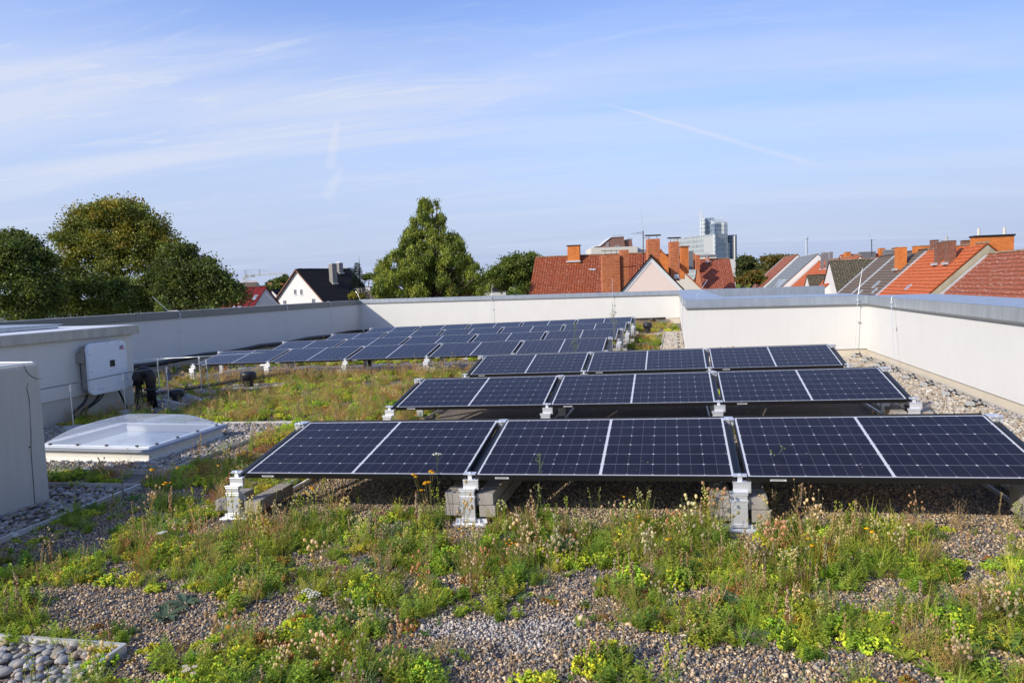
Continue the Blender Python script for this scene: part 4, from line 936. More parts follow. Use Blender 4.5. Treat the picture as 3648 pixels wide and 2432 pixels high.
def p_toadflax(h=.3, stems=3, fl=True, col=MGRN):
    pb = PB()
    for _ in range(stems):
        lean = G(rng.normal()*.08, rng.normal()*.08, 1); L = h*rng.uniform(.65, 1.05); p = G(rng.normal()*.02, rng.normal()*.02, 0); c = jit(col); stem(pb, [p, p+lean*L*.5, p+lean*L], .0012, c); t = .08
        while t < .8:
            for _k in range(2): b_ = rng.random()*6.28; blade(pb, p+lean*L*t, G(math.cos(b_), math.sin(b_), .7), .035*(1.2-t), .0028, .3, c*rng.uniform(.8, 1.25), 2)
            t += .035
        for k in range(9):
            t = .78+.26*rng.random(); b_ = rng.random()*6.28; q = p+lean*L*t+G(math.cos(b_), math.sin(b_), 0)*.008
            if fl: blob(pb, q, .0044, jit(PYEL, .1), G(math.cos(b_), math.sin(b_), .8), 1.6)
            else: blob(pb, q, .0035, jit(YGRN, .2), (0, 0, 1), 1.5)
    return pb.get()
def disc(pb, p, r, col, up=(0, 0, 1), h=.004, n=9, col2=None):
    up = nrm(up); a = nrm(np.cross(up, (.2, 1, .1))); b = np.cross(up, a); p = np.asarray(p); V = [p+up*h] + [p+(a*math.cos(6.283*k/n)+b*math.sin(6.283*k/n))*r*(1+.08*((k % 2)*2-1)) for k in range(n)] + [p-up*h*1.1]
    F = [(0, 1+k, 1+(k+1) % n) for k in range(n)] + [(n+1, 1+(k+1) % n, 1+k) for k in range(n)]; C = np.array([col2 if col2 is not None else col]+[col]*n+[np.asarray(col)*.5]); pb.add(V, F, C)
def p_daisy(h=.26, heads=4, col=YEL, r=.012, leaves=True, white=False):
    pb = PB()
    for _ in range(heads):
        a = rng.random()*6.28; e = rng.uniform(.03, .35); L = h*rng.uniform(.65, 1.05); d = G(math.cos(a)*e, math.sin(a)*e, 1); p = G(rng.normal()*.01, rng.normal()*.01, 0); q = p+nrm(d)*L
        stem(pb, [p, p+nrm(d)*L*.5+G(.004, .003, 0), q], .0011, jit(G(.30, .30, .12)))
        if white:
            for k in range(11): b_ = k*.571; leafshape(pb, q, G(math.cos(b_), math.sin(b_), .05), (0, 0, 1), r*1.25, r*.5, WHT)
            disc(pb, q, r*.5, YEL, h=.004)
        else: disc(pb, q, r*rng.uniform(.8, 1.1), jit(col, .08), up=G(rng.normal()*.25, rng.normal()*.25, 1), h=.0055, col2=np.asarray(col)*G(.85, .7, 1))
    if leaves:
        V, F, C = p_feather(6, h*.4); pb.add(V, F, C)
    return pb.get()
def p_yarrow(h=.45, col=WHT, stems=1):
    pb = PB()
    for _ in range(stems):
        lean = G(rng.normal()*.05, rng.normal()*.05, 1); L = h*rng.uniform(.85, 1.05); c = jit(G(.24, .30, .11)); p = G(rng.normal()*.01, rng.normal()*.01, 0); pts = [p+lean*L*t+G(.004*math.sin(7*t), 0, 0) for t in (0, .25, .5, .75, .88)]; stem(pb, pts, .0017, c)
        for k in range(9):
            t = .1+.08*k; b_ = k*2.3; blade(pb, p+lean*L*t, G(math.cos(b_), math.sin(b_), .8), .055*(1.2-t), .009, .5, c*rng.uniform(.7, 1.1), 2)
        for k in range(9):
            b_ = k*2.4; rr = .030*math.sqrt(k/9); q = p+lean*L+G(math.cos(b_)*rr, math.sin(b_)*rr, -rr*.25); stem(pb, [pts[-1], q], .0008, c); disc(pb, q, .0085, jit(col, .06), h=.005)
    return pb.get()
def p_umbel_small(h=.2): return p_yarrow(h)
def p_straw(n=14, h=.2, col=STRAW):
    pb = PB()
    for _ in range(n):
        a = rng.random()*6.28; e = rng.uniform(.1, .7); p = G(rng.normal()*.02, rng.normal()*.02, 0); d = nrm(G(math.cos(a)*e, math.sin(a)*e, 1)); L = h*rng.uniform(.5, 1.1); c = jit(col, .25); q = p+d*L
        stem(pb, [p, p+d*L*.5+G(.005, 0, 0), q], .0008, c)
        for k in range(3): b_ = rng.random()*6.28; s = p+d*L*rng.uniform(.4, .95); e_ = s+G(math.cos(b_)*.02, math.sin(b_)*.02, .02); stem(pb, [s, e_], .0006, c); blob(pb, e_, .0022, c*1.15, (0, 0, 1), 1.6)
    return pb.get()
def p_sorrel(h=.4):
    pb = PB(); lean = G(rng.normal()*.05, rng.normal()*.05, 1); stem(pb, [(0, 0, 0), lean*h*.5, lean*h], .0022, STRAW*.8)
    for k in range(130):
        t = .35+.65*rng.random(); b_ = rng.random()*6.28; r = .014*(1.25-t)*rng.uniform(.2, 1.2)*(1+.7*math.sin(t*40)); blob(pb, lean*h*t+G(math.cos(b_)*r, math.sin(b_)*r, 0), rng.uniform(.0025, .004), jit(STRAW, .2), (0, 0, 1), 1.2)
    for k in range(5): t = .1+.1*k; b_ = k*2.2; blade(pb, lean*h*t, G(math.cos(b_), math.sin(b_), .9), .06, .006, .6, STRAW, 2)
    return pb.get()
def p_weed(h=.45, col=G(.26, .32, .13)):
    """tall branching stem with small leaves and buds"""
    pb = PB(); lean = G(rng.normal()*.04, rng.normal()*.04, 1); stem(pb, [(0, 0, 0), lean*h*.5+G(.006, 0, 0), lean*h], .0022, col)
    for k in range(22):
        t = .08+.9*rng.random(); b_ = rng.random()*6.28; blade(pb, lean*h*t, G(math.cos(b_), math.sin(b_), 1.2), .05*(1.25-t), .006, .5, jit(col), 2)
    for k in range(10):
        t = rng.uniform(.4, .9); b_ = rng.random()*6.28; s = lean*h*t; e_ = s+G(math.cos(b_)*.05, math.sin(b_)*.05, .09)*rng.uniform(.5, 1); stem(pb, [s, e_], .001, col)
        for _k in range(4): blob(pb, e_+rng.normal(size=3)*.008, .004, jit(col*1.2, .2), (0, 0, 1), 1.4)
    return pb.get()
def p_pink(h=.22): return p_daisy(h, 1, G(.62, .03, .34), .011, False)
def p_dock(h=.25):
    pb = PB()
    for k in range(9):
        b_ = k*2.4; leafshape(pb, G(0, 0, h*.08*k), G(math.cos(b_)*.5, math.sin(b_)*.5, 1), (0, 1, .3), h*.35, h*.09, jit(RUST if k > 3 else G(.40, .12, .05), .25))
    stem(pb, [(0, 0, 0), (0, 0, h)], .002, RED); return pb.get()

lib = {
 'sedum': [p_sedum(.07), p_sedum(.055, 48), p_sedum(.09, 85, h=.045), p_sedum(.06, 55, SEDG, LIME, .06), p_sedum(.05, 45, G(.42, .40, .04), LIME, .035), p_sedum(.05, 45, G(.36, .17, .04), G(.30, .28, .05), .035)],
 'redsedum': [p_sedum(.045, 40, G(.42, .17, .05), G(.42, .34, .06), .035), p_sedum(.04, 36, G(.27, .09, .05), G(.30, .24, .05), .03)],
 'grass': [p_grass(26, .12), p_grass(34, .09, DGRN, 1.2), p_grass(22, .16, MGRN, .8), p_grass(30, .10, BLUG, 1.1, .0045), p_grass(18, .18, YGRN, .6, .003)],
 'feather': [p_feather(9, .11), p_feather(11, .14, G(.26, .38, .05)), p_feather(7, .09, BLUG), p_feather(10, .15, G(.40, .43, .07)), p_feather(8, .12, G(.30, .20, .06))],
 'leafy': [p_leafy(), p_leafy(11, .09, DGRN), p_leafy(7, .13, G(.34, .43, .07)), p_leafy(9, .08, G(.27, .39, .05), .014, .026), p_leafy(8, .07, G(.40, .45, .06), .012, .018, .8)],
 'rosette': [p_rosette(), p_rosette(10, .09, .022, MGRN, .5), p_rosette(8, .11, .028, G(.12, .22, .04), .6), p_rosette(9, .08, .02, G(.24, .28, .05), .8)],
 'silene': [p_silene(), p_silene(.22, 3), p_silene(.18, 4, G(.62, .53, .34), 12), p_silene(.25, 3, G(.44, .28, .14), 10)],
 'spike': [p_spike(.22), p_spike(.18, stems=3), p_spike(.26, stems=2)],
 'toad': [p_toadflax(.2), p_toadflax(.24, 4), p_toadflax(.18, 3, False), p_toadflax(.26, 3, False, G(.20, .25, .06))],
 'straw': [p_straw(), p_straw(18, .15), p_straw(12, .22, G(.55, .43, .24)), p_straw(14, .14, G(.42, .20, .08))],
 'daisy': [p_daisy(.16, 2), p_daisy(.2, 3)],
 'white': [p_yarrow(.17, stems=2), p_daisy(.1, 3, white=True, r=.012)],
 'pink': [p_pink(.12)],
}
# where the photograph shows bare gravel / lush growth (photo pixel centre, half sizes in metres, weight)
BARE = [((560, 2230), .55, .20, -1.4), ((330, 2160), .45, .16, -1.1), ((1750, 2260), .42, .22, -1.2), ((2050, 2180), .40, .22, -1.2), ((2300, 2330), .45, .14, -1.0), ((1330, 1900), .22, .18, -.8), ((1950, 1960), .34, .16, -.9), ((2130, 1830), .40, .20, -1.2),
        ((3050, 1800), .75, .17, -1.6), ((3330, 1840), .5, .16, -1.3), ((2560, 1800), .3, .14, -.5), ((3450, 1980), .3, .2, -.6), ((1100, 1750), .34, .30, -.9), ((250, 1950), .35, .2, -.7), ((620, 1900), .25, .15, -.4),
        ((3100, 2080), .20, .12, -.5), ((1210, 2330), .14, .08, -.8), ((2100, 2060), .2, .12, -.6), ((3480, 2350), .3, .1, -.5), ((950, 1640), .3, .35, -.6),
        ((1450, 1960), .30, .16, .7), ((1560, 2010), .34, .14, .6), ((2450, 1960), .6, .22, .9), ((2750, 2000), .6, .25, .9), ((3150, 2010), .4, .2, .5), ((700, 2010), .4, .2, .7), ((1020, 2090), .35, .16, .7), ((1380, 2130), .4, .15, .6), ((2650, 2220), .6, .16, .7), ((800, 1880), .2, .2, .6),
        ((960, 2330), .3, .1, .7), ((2950, 2280), .4, .12, .5), ((1150, 1900), .2, .2, .5)]
BR = [(roofpt(*c), a, b, w) for c, a, b, w in BARE]
def cover(x, y):
    v = .485 + (hash_noise(x, y, 3.1, 1)-.5)*.75 + (hash_noise(x, y, 8.0, 2)-.5)*.8
    for c, a, b, w in BR: v = v + (w*.62 if w < 0 else w)*np.exp(-(((x-c[0])/a)**2+((y-c[1])/b)**2))
    return v
def under_panel(x, y):
    r_ = np.zeros(len(x), bool)
    for x0, y0, n_, _ in ROWS: r_ |= (x > x0-.05) & (x < x0+n_*(PW+GAP)) & (y > y0+.12) & (y < y0+2.15)
    return r_
def blocked(x, y):
    k = in_peb(x, y, -.02) | under_panel(x, y)
    for mx_, w_ in ((-.935, .17), (.85, .17), (2.60, .12)): k |= (abs(x-mx_-(.62-y)*-.12*(mx_ < 0)) < w_*(1 if mx_ < 2.6 else .8)) & (y > .22) & (y < .78) | ((x < -2.94) & (y < 1.05)) | ((x < -6.28) & (y < 5.95)) | (x > 4.62) & (y < 10.1) | ((x > 2.4) & (y > 10)) | (y > 22.9) | (x < -10.2)
    return k
def sow(name, kinds, n, box, smul, thr, label, cat, mat='leaf', pw=1.0, far=False, seed=0, tints=None, lift=0.0, inv=False):
    x = rng.uniform(box[0], box[1], n); y = box[2]+rng.random(n)**pw*(box[3]-box[2]); cv = cover(x, y)+(hash_noise(x, y, 5.0, seed+10)-.5)*.9
    k = (cv > thr) & ~blocked(x, y) & seen(x, y, pad=160)
    x = x[k]; y = y[k]; n = len(x); parts = []
    if n == 0: return
    pr = [p for kk in kinds for p in lib[kk]]; ch = rng.integers(0, len(pr), n)
    cl_ = (hash_noise(x, y, 2.2, seed+30)*len(pr)*1.6).astype(int) % len(pr); ch = np.where(rng.random(n) < .5, cl_, ch)
    for i, (V, F, C) in enumerate(pr):
        m = ch == i
        if not m.any(): continue
        k_ = m.sum(); s = smul*rng.lognormal(0, .28, k_).clip(.5, 1.45); Rm = zrot(rng.random(k_)*6.28)*s[:, None, None]
        T = np.stack([x[m], y[m], SX*x[m]+lift], 1); tint = rng.uniform(.98, 1.42, (k_, 1))*np.stack([rng.uniform(.9, 1.15, k_), np.ones(k_), rng.uniform(.85, 1.1, k_)], 1)
        parts.append(scatter(V, F, Rm, T, VC=C, tint=tint))
    v, f, c = join(parts); print(name, n, len(f)); return tag(np_obj(name, v, f, MAT[mat], c), label, cat, kind='stuff')
NB = (-2.9, 4.7, -1.7, 1.15)
sow('stonecrop_cover', ['sedum'], 1300, NB, .95, .50, 'cushions of lime green stonecrop on the foreground gravel', 'stonecrop', seed=1)
sow('stonecrop_cover', ['redsedum'], 150, NB, .8, .66, 'small reddish stonecrop patches in the foreground', 'stonecrop', seed=8)
sow('leafy_herbs', ['leafy'], 2600, NB, .78, .50, 'low leafy green herbs covering the foreground', 'herbs', seed=2)
sow('feathery_herbs', ['feather'], 2600, NB, .92, .50, 'feathery green herbs in the foreground', 'herbs', seed=3)
sow('toadflax_patch', ['toad'], 420, NB, .68, .60, 'pale yellow flowered toadflax among the foreground herbs', 'flowers', seed=33)
sow('grass_tufts', ['grass'], 1500, NB, .85, .50, 'dark green grass tufts scattered over the foreground', 'grass', seed=4)
sow('rosette_plants', ['rosette'], 480, NB, .75, .44, 'flat leaf rosettes growing on the foreground gravel', 'rosettes', seed=5)
sow('dry_seed_heads', ['silene'], 620, NB, .8, .64, 'tan bladder shaped seed heads on thin dry stems in the foreground', 'seed heads', seed=6)
sow('dry_stalks', ['straw', 'spike'], 800, NB, .8, .58, 'dry straw coloured stalks and brown seed spikes in the foreground', 'dry stalks', seed=7)
sow('small_flowers', ['daisy', 'white', 'pink'], 60, NB, .7, .72, 'small yellow, white and pink flowers among the foreground herbs', 'flowers', seed=9)
sow('small_seedlings', ['sedum', 'rosette', 'grass', 'leafy'], 2300, NB, .42, .18, 'tiny seedlings and sprigs dotted over the bare gravel', 'seedlings', seed=41)
sow('tall_stalks', ['silene', 'toad', 'spike', 'straw', 'spike', 'daisy'], 240, NB, 1.1, .54, 'tall thin stalks scattered through the foreground herbs', 'stalks', seed=44)
sow('wispy_stalks', ['toad', 'silene', 'spike', 'straw', 'daisy'], 95, (-1.4, 3.6, 0.0, 0.66), 1.08, .34, 'wispy stalks rising in front of the nearest solar row', 'stalks', seed=42)
sow('tall_feathery_herbs', ['feather', 'leafy', 'grass'], 150, (-1.4, 3.6, 0.0, 0.66), 1.15, .38, 'taller feathery herbs in front of the nearest solar row', 'herbs', seed=43)
FB = (-6.3, 0.3, 1.15, 12.2)
sow('stonecrop_field', ['sedum', 'sedum', 'sedum', 'redsedum'], 3600, FB, 1.1, .36, 'mats of green and reddish stonecrop between the skylight and the rear rows', 'stonecrop', seed=11)
sow('herb_field', ['leafy', 'feather', 'grass', 'straw'], 9500, FB, .95, .34, 'mixed green and straw coloured herbs between the skylight and the rear rows', 'herbs', seed=12)
sow('seed_head_field', ['silene', 'silene', 'toad', 'spike', 'straw'], 3200, FB, .85, .50, 'tan seed heads and pale flower stalks before the rear rows', 'seed heads', seed=13)
sow('dotted_flowers', ['daisy', 'pink'], 60, FB, .8, .6, 'scattered yellow flowers before the rear rows', 'flowers', seed=14)
for bx, nn_, lb in (((-10.2, -6.3, 6.0, 23), 1600, 'green herbs along the foot of the long left wall'), ((-0.6, 1.88, 8.8, 17.5), 1500, 'green stonecrop between the rear rows and the far pebble strip'), ((-0.6, 2.3, 18.4, 22.9), 900, 'green mat of stonecrop at the foot of the far wall'), ((-1.2, 4.6, 2.85, 6.3), 260, 'herbs in the aisles between the near solar rows'), ((4.1, 4.66, 0.6, 9.9), 260, 'green stonecrop fringe beside the right hand pebble strip')):
    sow('aisle_plants', ['sedum', 'leafy', 'leafy', 'redsedum', 'straw'], nn_, bx, 1.1, .46, lb, 'stonecrop', seed=20)
sow('aisle_herbs', ['straw', 'silene', 'grass', 'leafy'], 900, (-10.2, -6.3, 6.0, 18), 1.0, .4, 'straw stalks and dry seed heads along the left wall', 'dry stalks', seed=22)
sow('aisle_herbs', ['leafy', 'straw', 'toad', 'feather'], 520, (-0.9, 1.2, 9.2, 22.5), 1.1, .42, 'yellowish herbs beyond the right ends of the rear rows', 'herbs', seed=23)
sow('edge_seed_heads', ['silene', 'spike', 'straw'], 420, (-7.9, 0.2, 8.6, 9.6), 1.05, .2, 'dry brown seed heads standing in front of the first rear row', 'seed heads', seed=24)

# single plants one can point at
def single(name, proto, bpx, tpx, label, cat, group=None, petal=False):
    """placed on the roof at photo position bpx, scaled so its top reaches tpx"""
    b_ = roofpt(bpx[0]*1.551, bpx[1]*1.551); t_ = aty(tpx[0]*1.551, tpx[1]*1.551, b_[1]); H = max(.03, t_[2]-b_[2]); V, F, C = proto
    s = H/V[:, 2].max(); V = V*s; lean = (t_[0]-b_[0])/H; V = V.copy(); V[:, 0] += V[:, 2]*lean; a = rng.random()*6.28
    o = np_obj(name, V, F, MAT['leaf'], C); o.location = (b_[0], b_[1], b_[2]); return tag(o, label, cat, group)
SG = 'single flowering plants in the foreground'
single('yellow_flower', p_daisy(.3, 9, r=.013), (985, 1215), (985, 1076), 'yellow button flowers crowding in front of the second post of the nearest row', 'flower', SG)
single('yarrow', p_yarrow(.5), (1010, 1205), (1011, 1037), 'tall white yarrow head overlapping the gap of the nearest panels', 'flower', SG)
single('yarrow', p_yarrow(.35), (764, 1165), (768, 1056), 'white yarrow head in front of the left panel of the nearest row', 'flower', SG)
single('seed_spike', p_spike(.3, stems=1), (783, 1165), (782, 1055), 'brown seed spike beside the left white yarrow', 'seed spike', SG)
single('seed_spike', p_spike(.3, stems=1), (955, 1180), (952, 1076), 'brown seed spike left of the yellow button flowers', 'seed spike', SG)
single('toadflax', p_toadflax(.3, 2), (826, 1170), (826, 1070), 'slender toadflax stalk between the two brown spikes', 'flower', SG)
single('yellow_flower', p_daisy(.3, 3, r=.013), (388, 1200), (388, 1072), 'tall thin yellow flowers in the shade left of the first post', 'flower', SG)
single('yellow_flower', p_daisy(.3, 2, r=.013), (366, 1200), (365, 1083), 'yellow flower on a leaning stem at the shadow edge', 'flower', SG)
single('yellow_flower', p_daisy(.3, 1, r=.014), (491, 1165), (492, 1068), 'single yellow flower just left of the first white post', 'flower', SG)
single('yellow_flower', p_daisy(.3, 6, r=.013), (705, 1190), (705, 1110), 'low group of yellow flowers in front of the base rails', 'flower', SG)
single('yellow_flower', p_daisy(.3, 2, r=.013), (752, 1180), (752, 1092), 'pair of yellow flowers left of the white yarrow', 'flower', SG)
single('sorrel', p_sorrel(.4), (312, 1275), (302, 1150), 'straw coloured sorrel spike left of the first post', 'weed', SG)
single('sorrel', p_sorrel(.3), (340, 1290), (330, 1180), 'second straw coloured sorrel spike beside the taller one', 'weed', SG)
single('sorrel', p_sorrel(.45), (2285, 1265), (2308, 1128), 'tall straw coloured sorrel at the right picture edge', 'weed', SG)
single('bladder_campion', p_silene(.3, 2, G(.66, .56, .42), 6), (118, 1305), (120, 1212), 'dry campion with pale seed heads in the shade at the left', 'weed', SG)
single('tall_weed', p_weed(.5), (1232, 1200), (1235, 1036), 'tall thin green weed before the middle panel of the nearest row', 'weed', SG)
single('toadflax', p_toadflax(.35, 1), (1260, 1215), (1261, 1108), 'pale yellow toadflax right of the tall thin weed', 'flower', SG)
single('toadflax', p_toadflax(.35, 2), (1372, 1215), (1362, 1120), 'pair of pale toadflax stalks in the dark under the middle panel', 'flower', SG)
single('tall_weed', p_weed(.45), (1490, 1190), (1478, 1060), 'leafy green weed crossing the lower edge of the middle panel', 'weed', SG)
single('yarrow', p_yarrow(.35), (1571, 1190), (1570, 1097), 'first white yarrow left of the third post', 'flower', SG)
single('yarrow', p_yarrow(.35), (1648, 1190), (1646, 1109), 'white yarrow close to the left side of the third post', 'flower', SG)
single('yarrow', p_yarrow(.35), (1762, 1190), (1756, 1096), 'white yarrow right of the third post', 'flower', SG)
single('seed_spike', p_spike(.35, stems=2), (1776, 1205), (1780, 1092), 'brown seed spikes right behind the yarrow at the third post', 'seed spike', SG)
single('bud_stem', p_weed(.3), (1785, 1180), (1785, 1022), 'thin green bud stem in front of the right panel of the nearest row', 'weed', SG)
single('bladder_campion', p_silene(.35, 5, G(.52, .34, .17), 26), (1845, 1230), (1835, 1095), 'brown campion seed heads under the right panel, left group', 'weed', SG)
single('bladder_campion', p_silene(.3, 5, G(.60, .46, .28), 26), (1895, 1235), (1905, 1125), 'tan campion seed heads under the right panel, right group', 'weed', SG)
single('yellow_flower', p_daisy(.3, 1, r=.014), (1443, 1215), (1442, 1138), 'single yellow flower in the dark gap below the middle panel', 'flower', SG)
single('tall_weed', p_weed(.55), (1320, 868), (1317, 738), 'tall branching weed standing between the third near row and the rear rows', 'weed', SG)
single('tall_weed', p_weed(.55, G(.42, .40, .26)), (1412, 815), (1411, 697), 'thin pale weed against the far wall at the end of the rear rows', 'weed', SG)
single('yellow_flower', p_daisy(.35, 11, r=.016), (1672, 868), (1672, 795), 'bush of yellow flowers above the middle near row', 'flower', SG)
single('red_dock', p_dock(), (1772, 850), (1774, 826), 'small red leaved dock between the second and third near rows', 'weed', SG)
single('tall_weed', p_toadflax(.5, 3, False, G(.36, .42, .18)), (796, 770), (795, 722), 'pale feathery stalk against the shaded left wall', 'weed', SG)
single('tall_weed', p_toadflax(.3, 1, False), (1568, 858), (1568, 806), 'left of three slim green stalks above the middle near row', 'weed', SG)
single('tall_weed', p_toadflax(.3, 1, False), (1603, 856), (1598, 818), 'middle of three slim green stalks above the middle near row', 'weed', SG)
single('tall_weed', p_toadflax(.3, 1, False), (1624, 854), (1622, 822), 'right of three slim green stalks above the middle near row', 'weed', SG)
single('yellow_flower', p_daisy(.3, 1, r=.016), (292, 1066), (293, 1030), 'yellow flower standing before the skylight curb', 'flower', SG)
single('yellow_flower', p_daisy(.3, 2, r=.014), (115, 1000), (116, 953), 'yellow flowers at the shaded foot of the shed', 'flower', SG)
single('pink_flower', p_pink(.2), (513, 1330), (513, 1303), 'small magenta flower in the foreground left of centre', 'flower', SG)
single('pink_flower', p_pink(.2), (655, 1335), (656, 1306), 'second small magenta flower right of the other pink one', 'flower', SG)
single('pink_flower', p_pink(.2), (1735, 1395), (1734, 1368), 'small magenta flower in the right foreground', 'flower', SG)
single('leaf_rosette', p_rosette(8, .14, .05, G(.13, .19, .11), .35), (378, 1420), (378, 1402), 'broad blue green leaf rosette on bare gravel', 'rosette', SG)
single('leaf_rosette', p_rosette(8, .13, .045, G(.14, .20, .12), .3), (425, 1388), (425, 1372), 'second blue green rosette right of and behind the first', 'rosette', SG)
single('leaf_rosette', p_rosette(9, .16, .045, G(.16, .26, .06), .7), (2320, 1500), (2320, 1462), 'large broad leaved plant in the bottom right corner', 'rosette', SG)
single('leaf_rosette', p_rosette(12, .15, .022, G(.10, .17, .06), .9), (1278, 1275), (1290, 1222), 'dark strap leaved plant in the middle foreground', 'rosette', SG)
single('white_daisies', p_daisy(.12, 6, r=.016, white=True), (432, 1572), (430, 1530), 'white daisies with yellow centres at the bottom edge', 'flower', SG)
single('yarrow', p_yarrow(.16, stems=4), (720, 1420), (715, 1352), 'cluster of small white flowers in the lower middle foreground', 'flower', SG)
single('yellow_flower', p_daisy(.12, 5, r=.014), (640, 1330), (640, 1298), 'yellow flowers low above the gravel in the middle left foreground', 'flower', SG)
single('yellow_flower', p_daisy(.12, 1, r=.016), (2258, 1372), (2258, 1350), 'single yellow flower in the right foreground', 'flower', SG)
single('yellow_flower', p_daisy(.12, 2, r=.015), (520, 1480), (520, 1432) if False else (521, 1436), 'yellow flowers beside the blue green rosettes', 'flower', SG)

# ================================================================ THE TOWN
LAT = Vector((CR[0], CR[1], 0)).normalized(); DEP = Vector((CF[0], CF[1], 0)).normalized(); UPV = Vector((0, 0, 1))
GZ = -10.0
def V3(px, py, d): return Vector(at(px, py, d))
def boxw(mb, c, ax, ay, dx, dy, z0, z1, mi=0, org=Vector((0, 0, 0))):
    """upright box, centre c (xy), horizontal axes ax, ay"""
    P = []
    for z in (z0, z1):
        for sx, sy in ((-1, -1), (1, -1), (1, 1), (-1, 1)):
            p = Vector((c.x, c.y, 0)) + ax*sx*dx/2 + ay*sy*dy/2; p.z = z; P.append(p-org)
    for f in ((0, 1, 5, 4), (1, 2, 6, 5), (2, 3, 7, 6), (3, 0, 4, 7), (4, 5, 6, 7), (3, 2, 1, 0)):
        q = [P[i] for i in f]; w = (q[1]-q[0]).length; h = (q[3]-q[0]).length; mb.face(q, mi, [(0, 0), (w, 0), (w, h), (0, h)])
def gable_house(name, label, A, dirv, L, wl, wr, pl, pr, roof, wall, oh=0.25, course=0.33, ridge='ridge', trim=None, group=None, verge=None, thick=0.12):
    """A = near end of the ridge, dirv = horizontal direction of the ridge; wl/wr plan half widths, pl/pr slopes (tan)"""
    D = Vector(dirv).normalized(); Nn = Vector((D.y, -D.x, 0)); org = Vector((A.x, A.y, GZ)); r = empty(name, org, label=label, cat='house', group=group)
    R_ = MB(); zA = A.z
    for sgn, w, tan in ((-1, wl, pl), (1, wr, pr)):
        if w <= 0: continue
        tot = math.hypot(w+oh, (w+oh)*tan); nc = max(3, int(tot/course)); 
        for k in range(nc):
            a0 = (w+oh)*k/nc; a1 = (w+oh)*(k+1)/nc+0.03; s0 = -oh; s1 = L+oh*.3; up0 = 0.02; up1 = 0.055+rnd.uniform(-.004, .004)
            p = [A+D*s0+Nn*sgn*a0, A+D*s1+Nn*sgn*a0, A+D*s1+Nn*sgn*a1, A+D*s0+Nn*sgn*a1]
            z = [zA-a0*tan+up0, zA-a0*tan+up0, zA-a1*tan+up1, zA-a1*tan+up1]; q = [Vector((p[i].x, p[i].y, z[i]))-org for i in range(4)]
            uv = [(0, .33*(nc-k)), (s1-s0, .33*(nc-k)), (s1-s0, .33*(nc-k-1)+.001), (0, .33*(nc-k-1)+.001)]
            if sgn < 0: R_.face(q, 0, uv)
            else: R_.face(q[::-1], 0, uv[::-1])
            e = [q[3], q[2], q[2]-Vector((0, 0, .05)), q[3]-Vector((0, 0, .05))]
            R_.face(e if sgn < 0 else e[::-1], 0, [(0, 0), (s1-s0, 0), (s1-s0, .05), (0, .05)])
        # under side and verge
        for ss in (-oh, L+oh*.3):
            q = [A+D*ss, A+D*ss+Nn*sgn*(w+oh)]; P = [Vector((q[0].x, q[0].y, zA+.02))-org, Vector((q[1].x, q[1].y, zA-(w+oh)*tan+.05))-org]; P += [P[1]-Vector((0, 0, thick+.05)), P[0]-Vector((0, 0, thick+.02))]
            R_.face(P if (sgn > 0) == (ss < 0) else P[::-1])
        if verge:
            m = MB(); q0 = A-D*(oh+.02); q1 = q0+Nn*sgn*(w+oh)
            P = [Vector((q0.x, q0.y, zA-.02))-org, Vector((q1.x, q1.y, zA-(w+oh)*tan-.02))-org]; P2 = [p-Vector((0, 0, .26)) for p in P]
            m.face([P[0], P[1], P2[1], P2[0]]); P3 = [p-D*-.06 for p in P2]; m.face([P2[0], P2[1], P3[1], P3[0]]); m.build('verge_board', MAT[verge], r)
    R_.build('roof', MAT[roof], r)
    m = MB(); n_ = int(L/0.4)
    for k in range(n_):
        c = A + D*(L*(k+.5)/n_); boxw(m, c, D, Nn, L/n_*.93, 0.24, zA+.0+rnd.uniform(-.02, .01), zA+.10+rnd.uniform(-.02, .015), 0, org)
    m.build('ridge_tiles', MAT[ridge], r)
    W_ = MB(); l0, l1 = 0.0, L
    zl = zA-wl*pl-.06; zr = zA-wr*pr-.06; a = A+D*l0-Nn*wl; b = A+D*l0+Nn*wr; c = A+D*l1+Nn*wr; d = A+D*l1-Nn*wl
    F3 = lambda p, z: Vector((p.x, p.y, z))-org
    def wf(pts): 
        o_ = pts[0]; ax = (pts[1]-pts[0]).normalized(); W_.face(pts, 0, [((p-o_).dot(ax), (p-o_).z) for p in pts])
    wf([F3(a, GZ), F3(b, GZ), F3(b, zr), F3(A+D*l0, zA-.06), F3(a, zl)]); wf([F3(c, GZ), F3(d, GZ), F3(d, zl), F3(A+D*l1, zA-.06), F3(c, zr)])
    wf([F3(b, GZ), F3(c, GZ), F3(c, zr), F3(b, zr)]); wf([F3(d, GZ), F3(a, GZ), F3(a, zl), F3(d, zl)])
    W_.build('wall', MAT[wall], r)
    if trim:
        m = MB()
        for sgn, w, tan in ((-1, wl, pl), (1, wr, pr)):
            q0 = A-D*.04; q1 = q0+Nn*sgn*w; P = [F3(q0, zA-.1), F3(q1, zA-w*tan-.1)]; P2 = [p-Vector((0, 0, trim)) for p in P]; m.face([P[0], P[1], P2[1], P2[0]])
        m.build('gable_trim', MAT['trim'], r)
    return dict(r=r, A=A, D=D, N=Nn, L=L, wl=wl, wr=wr, pl=pl, pr=pr, org=org)
def wpos(h, s, t):
    """point above the roof plane at s along the ridge, t across"""
    p = h['A']+h['D']*s+h['N']*t; p.z = h['A'].z-abs(t)*(h['pr'] if t > 0 else h['pl']); return p
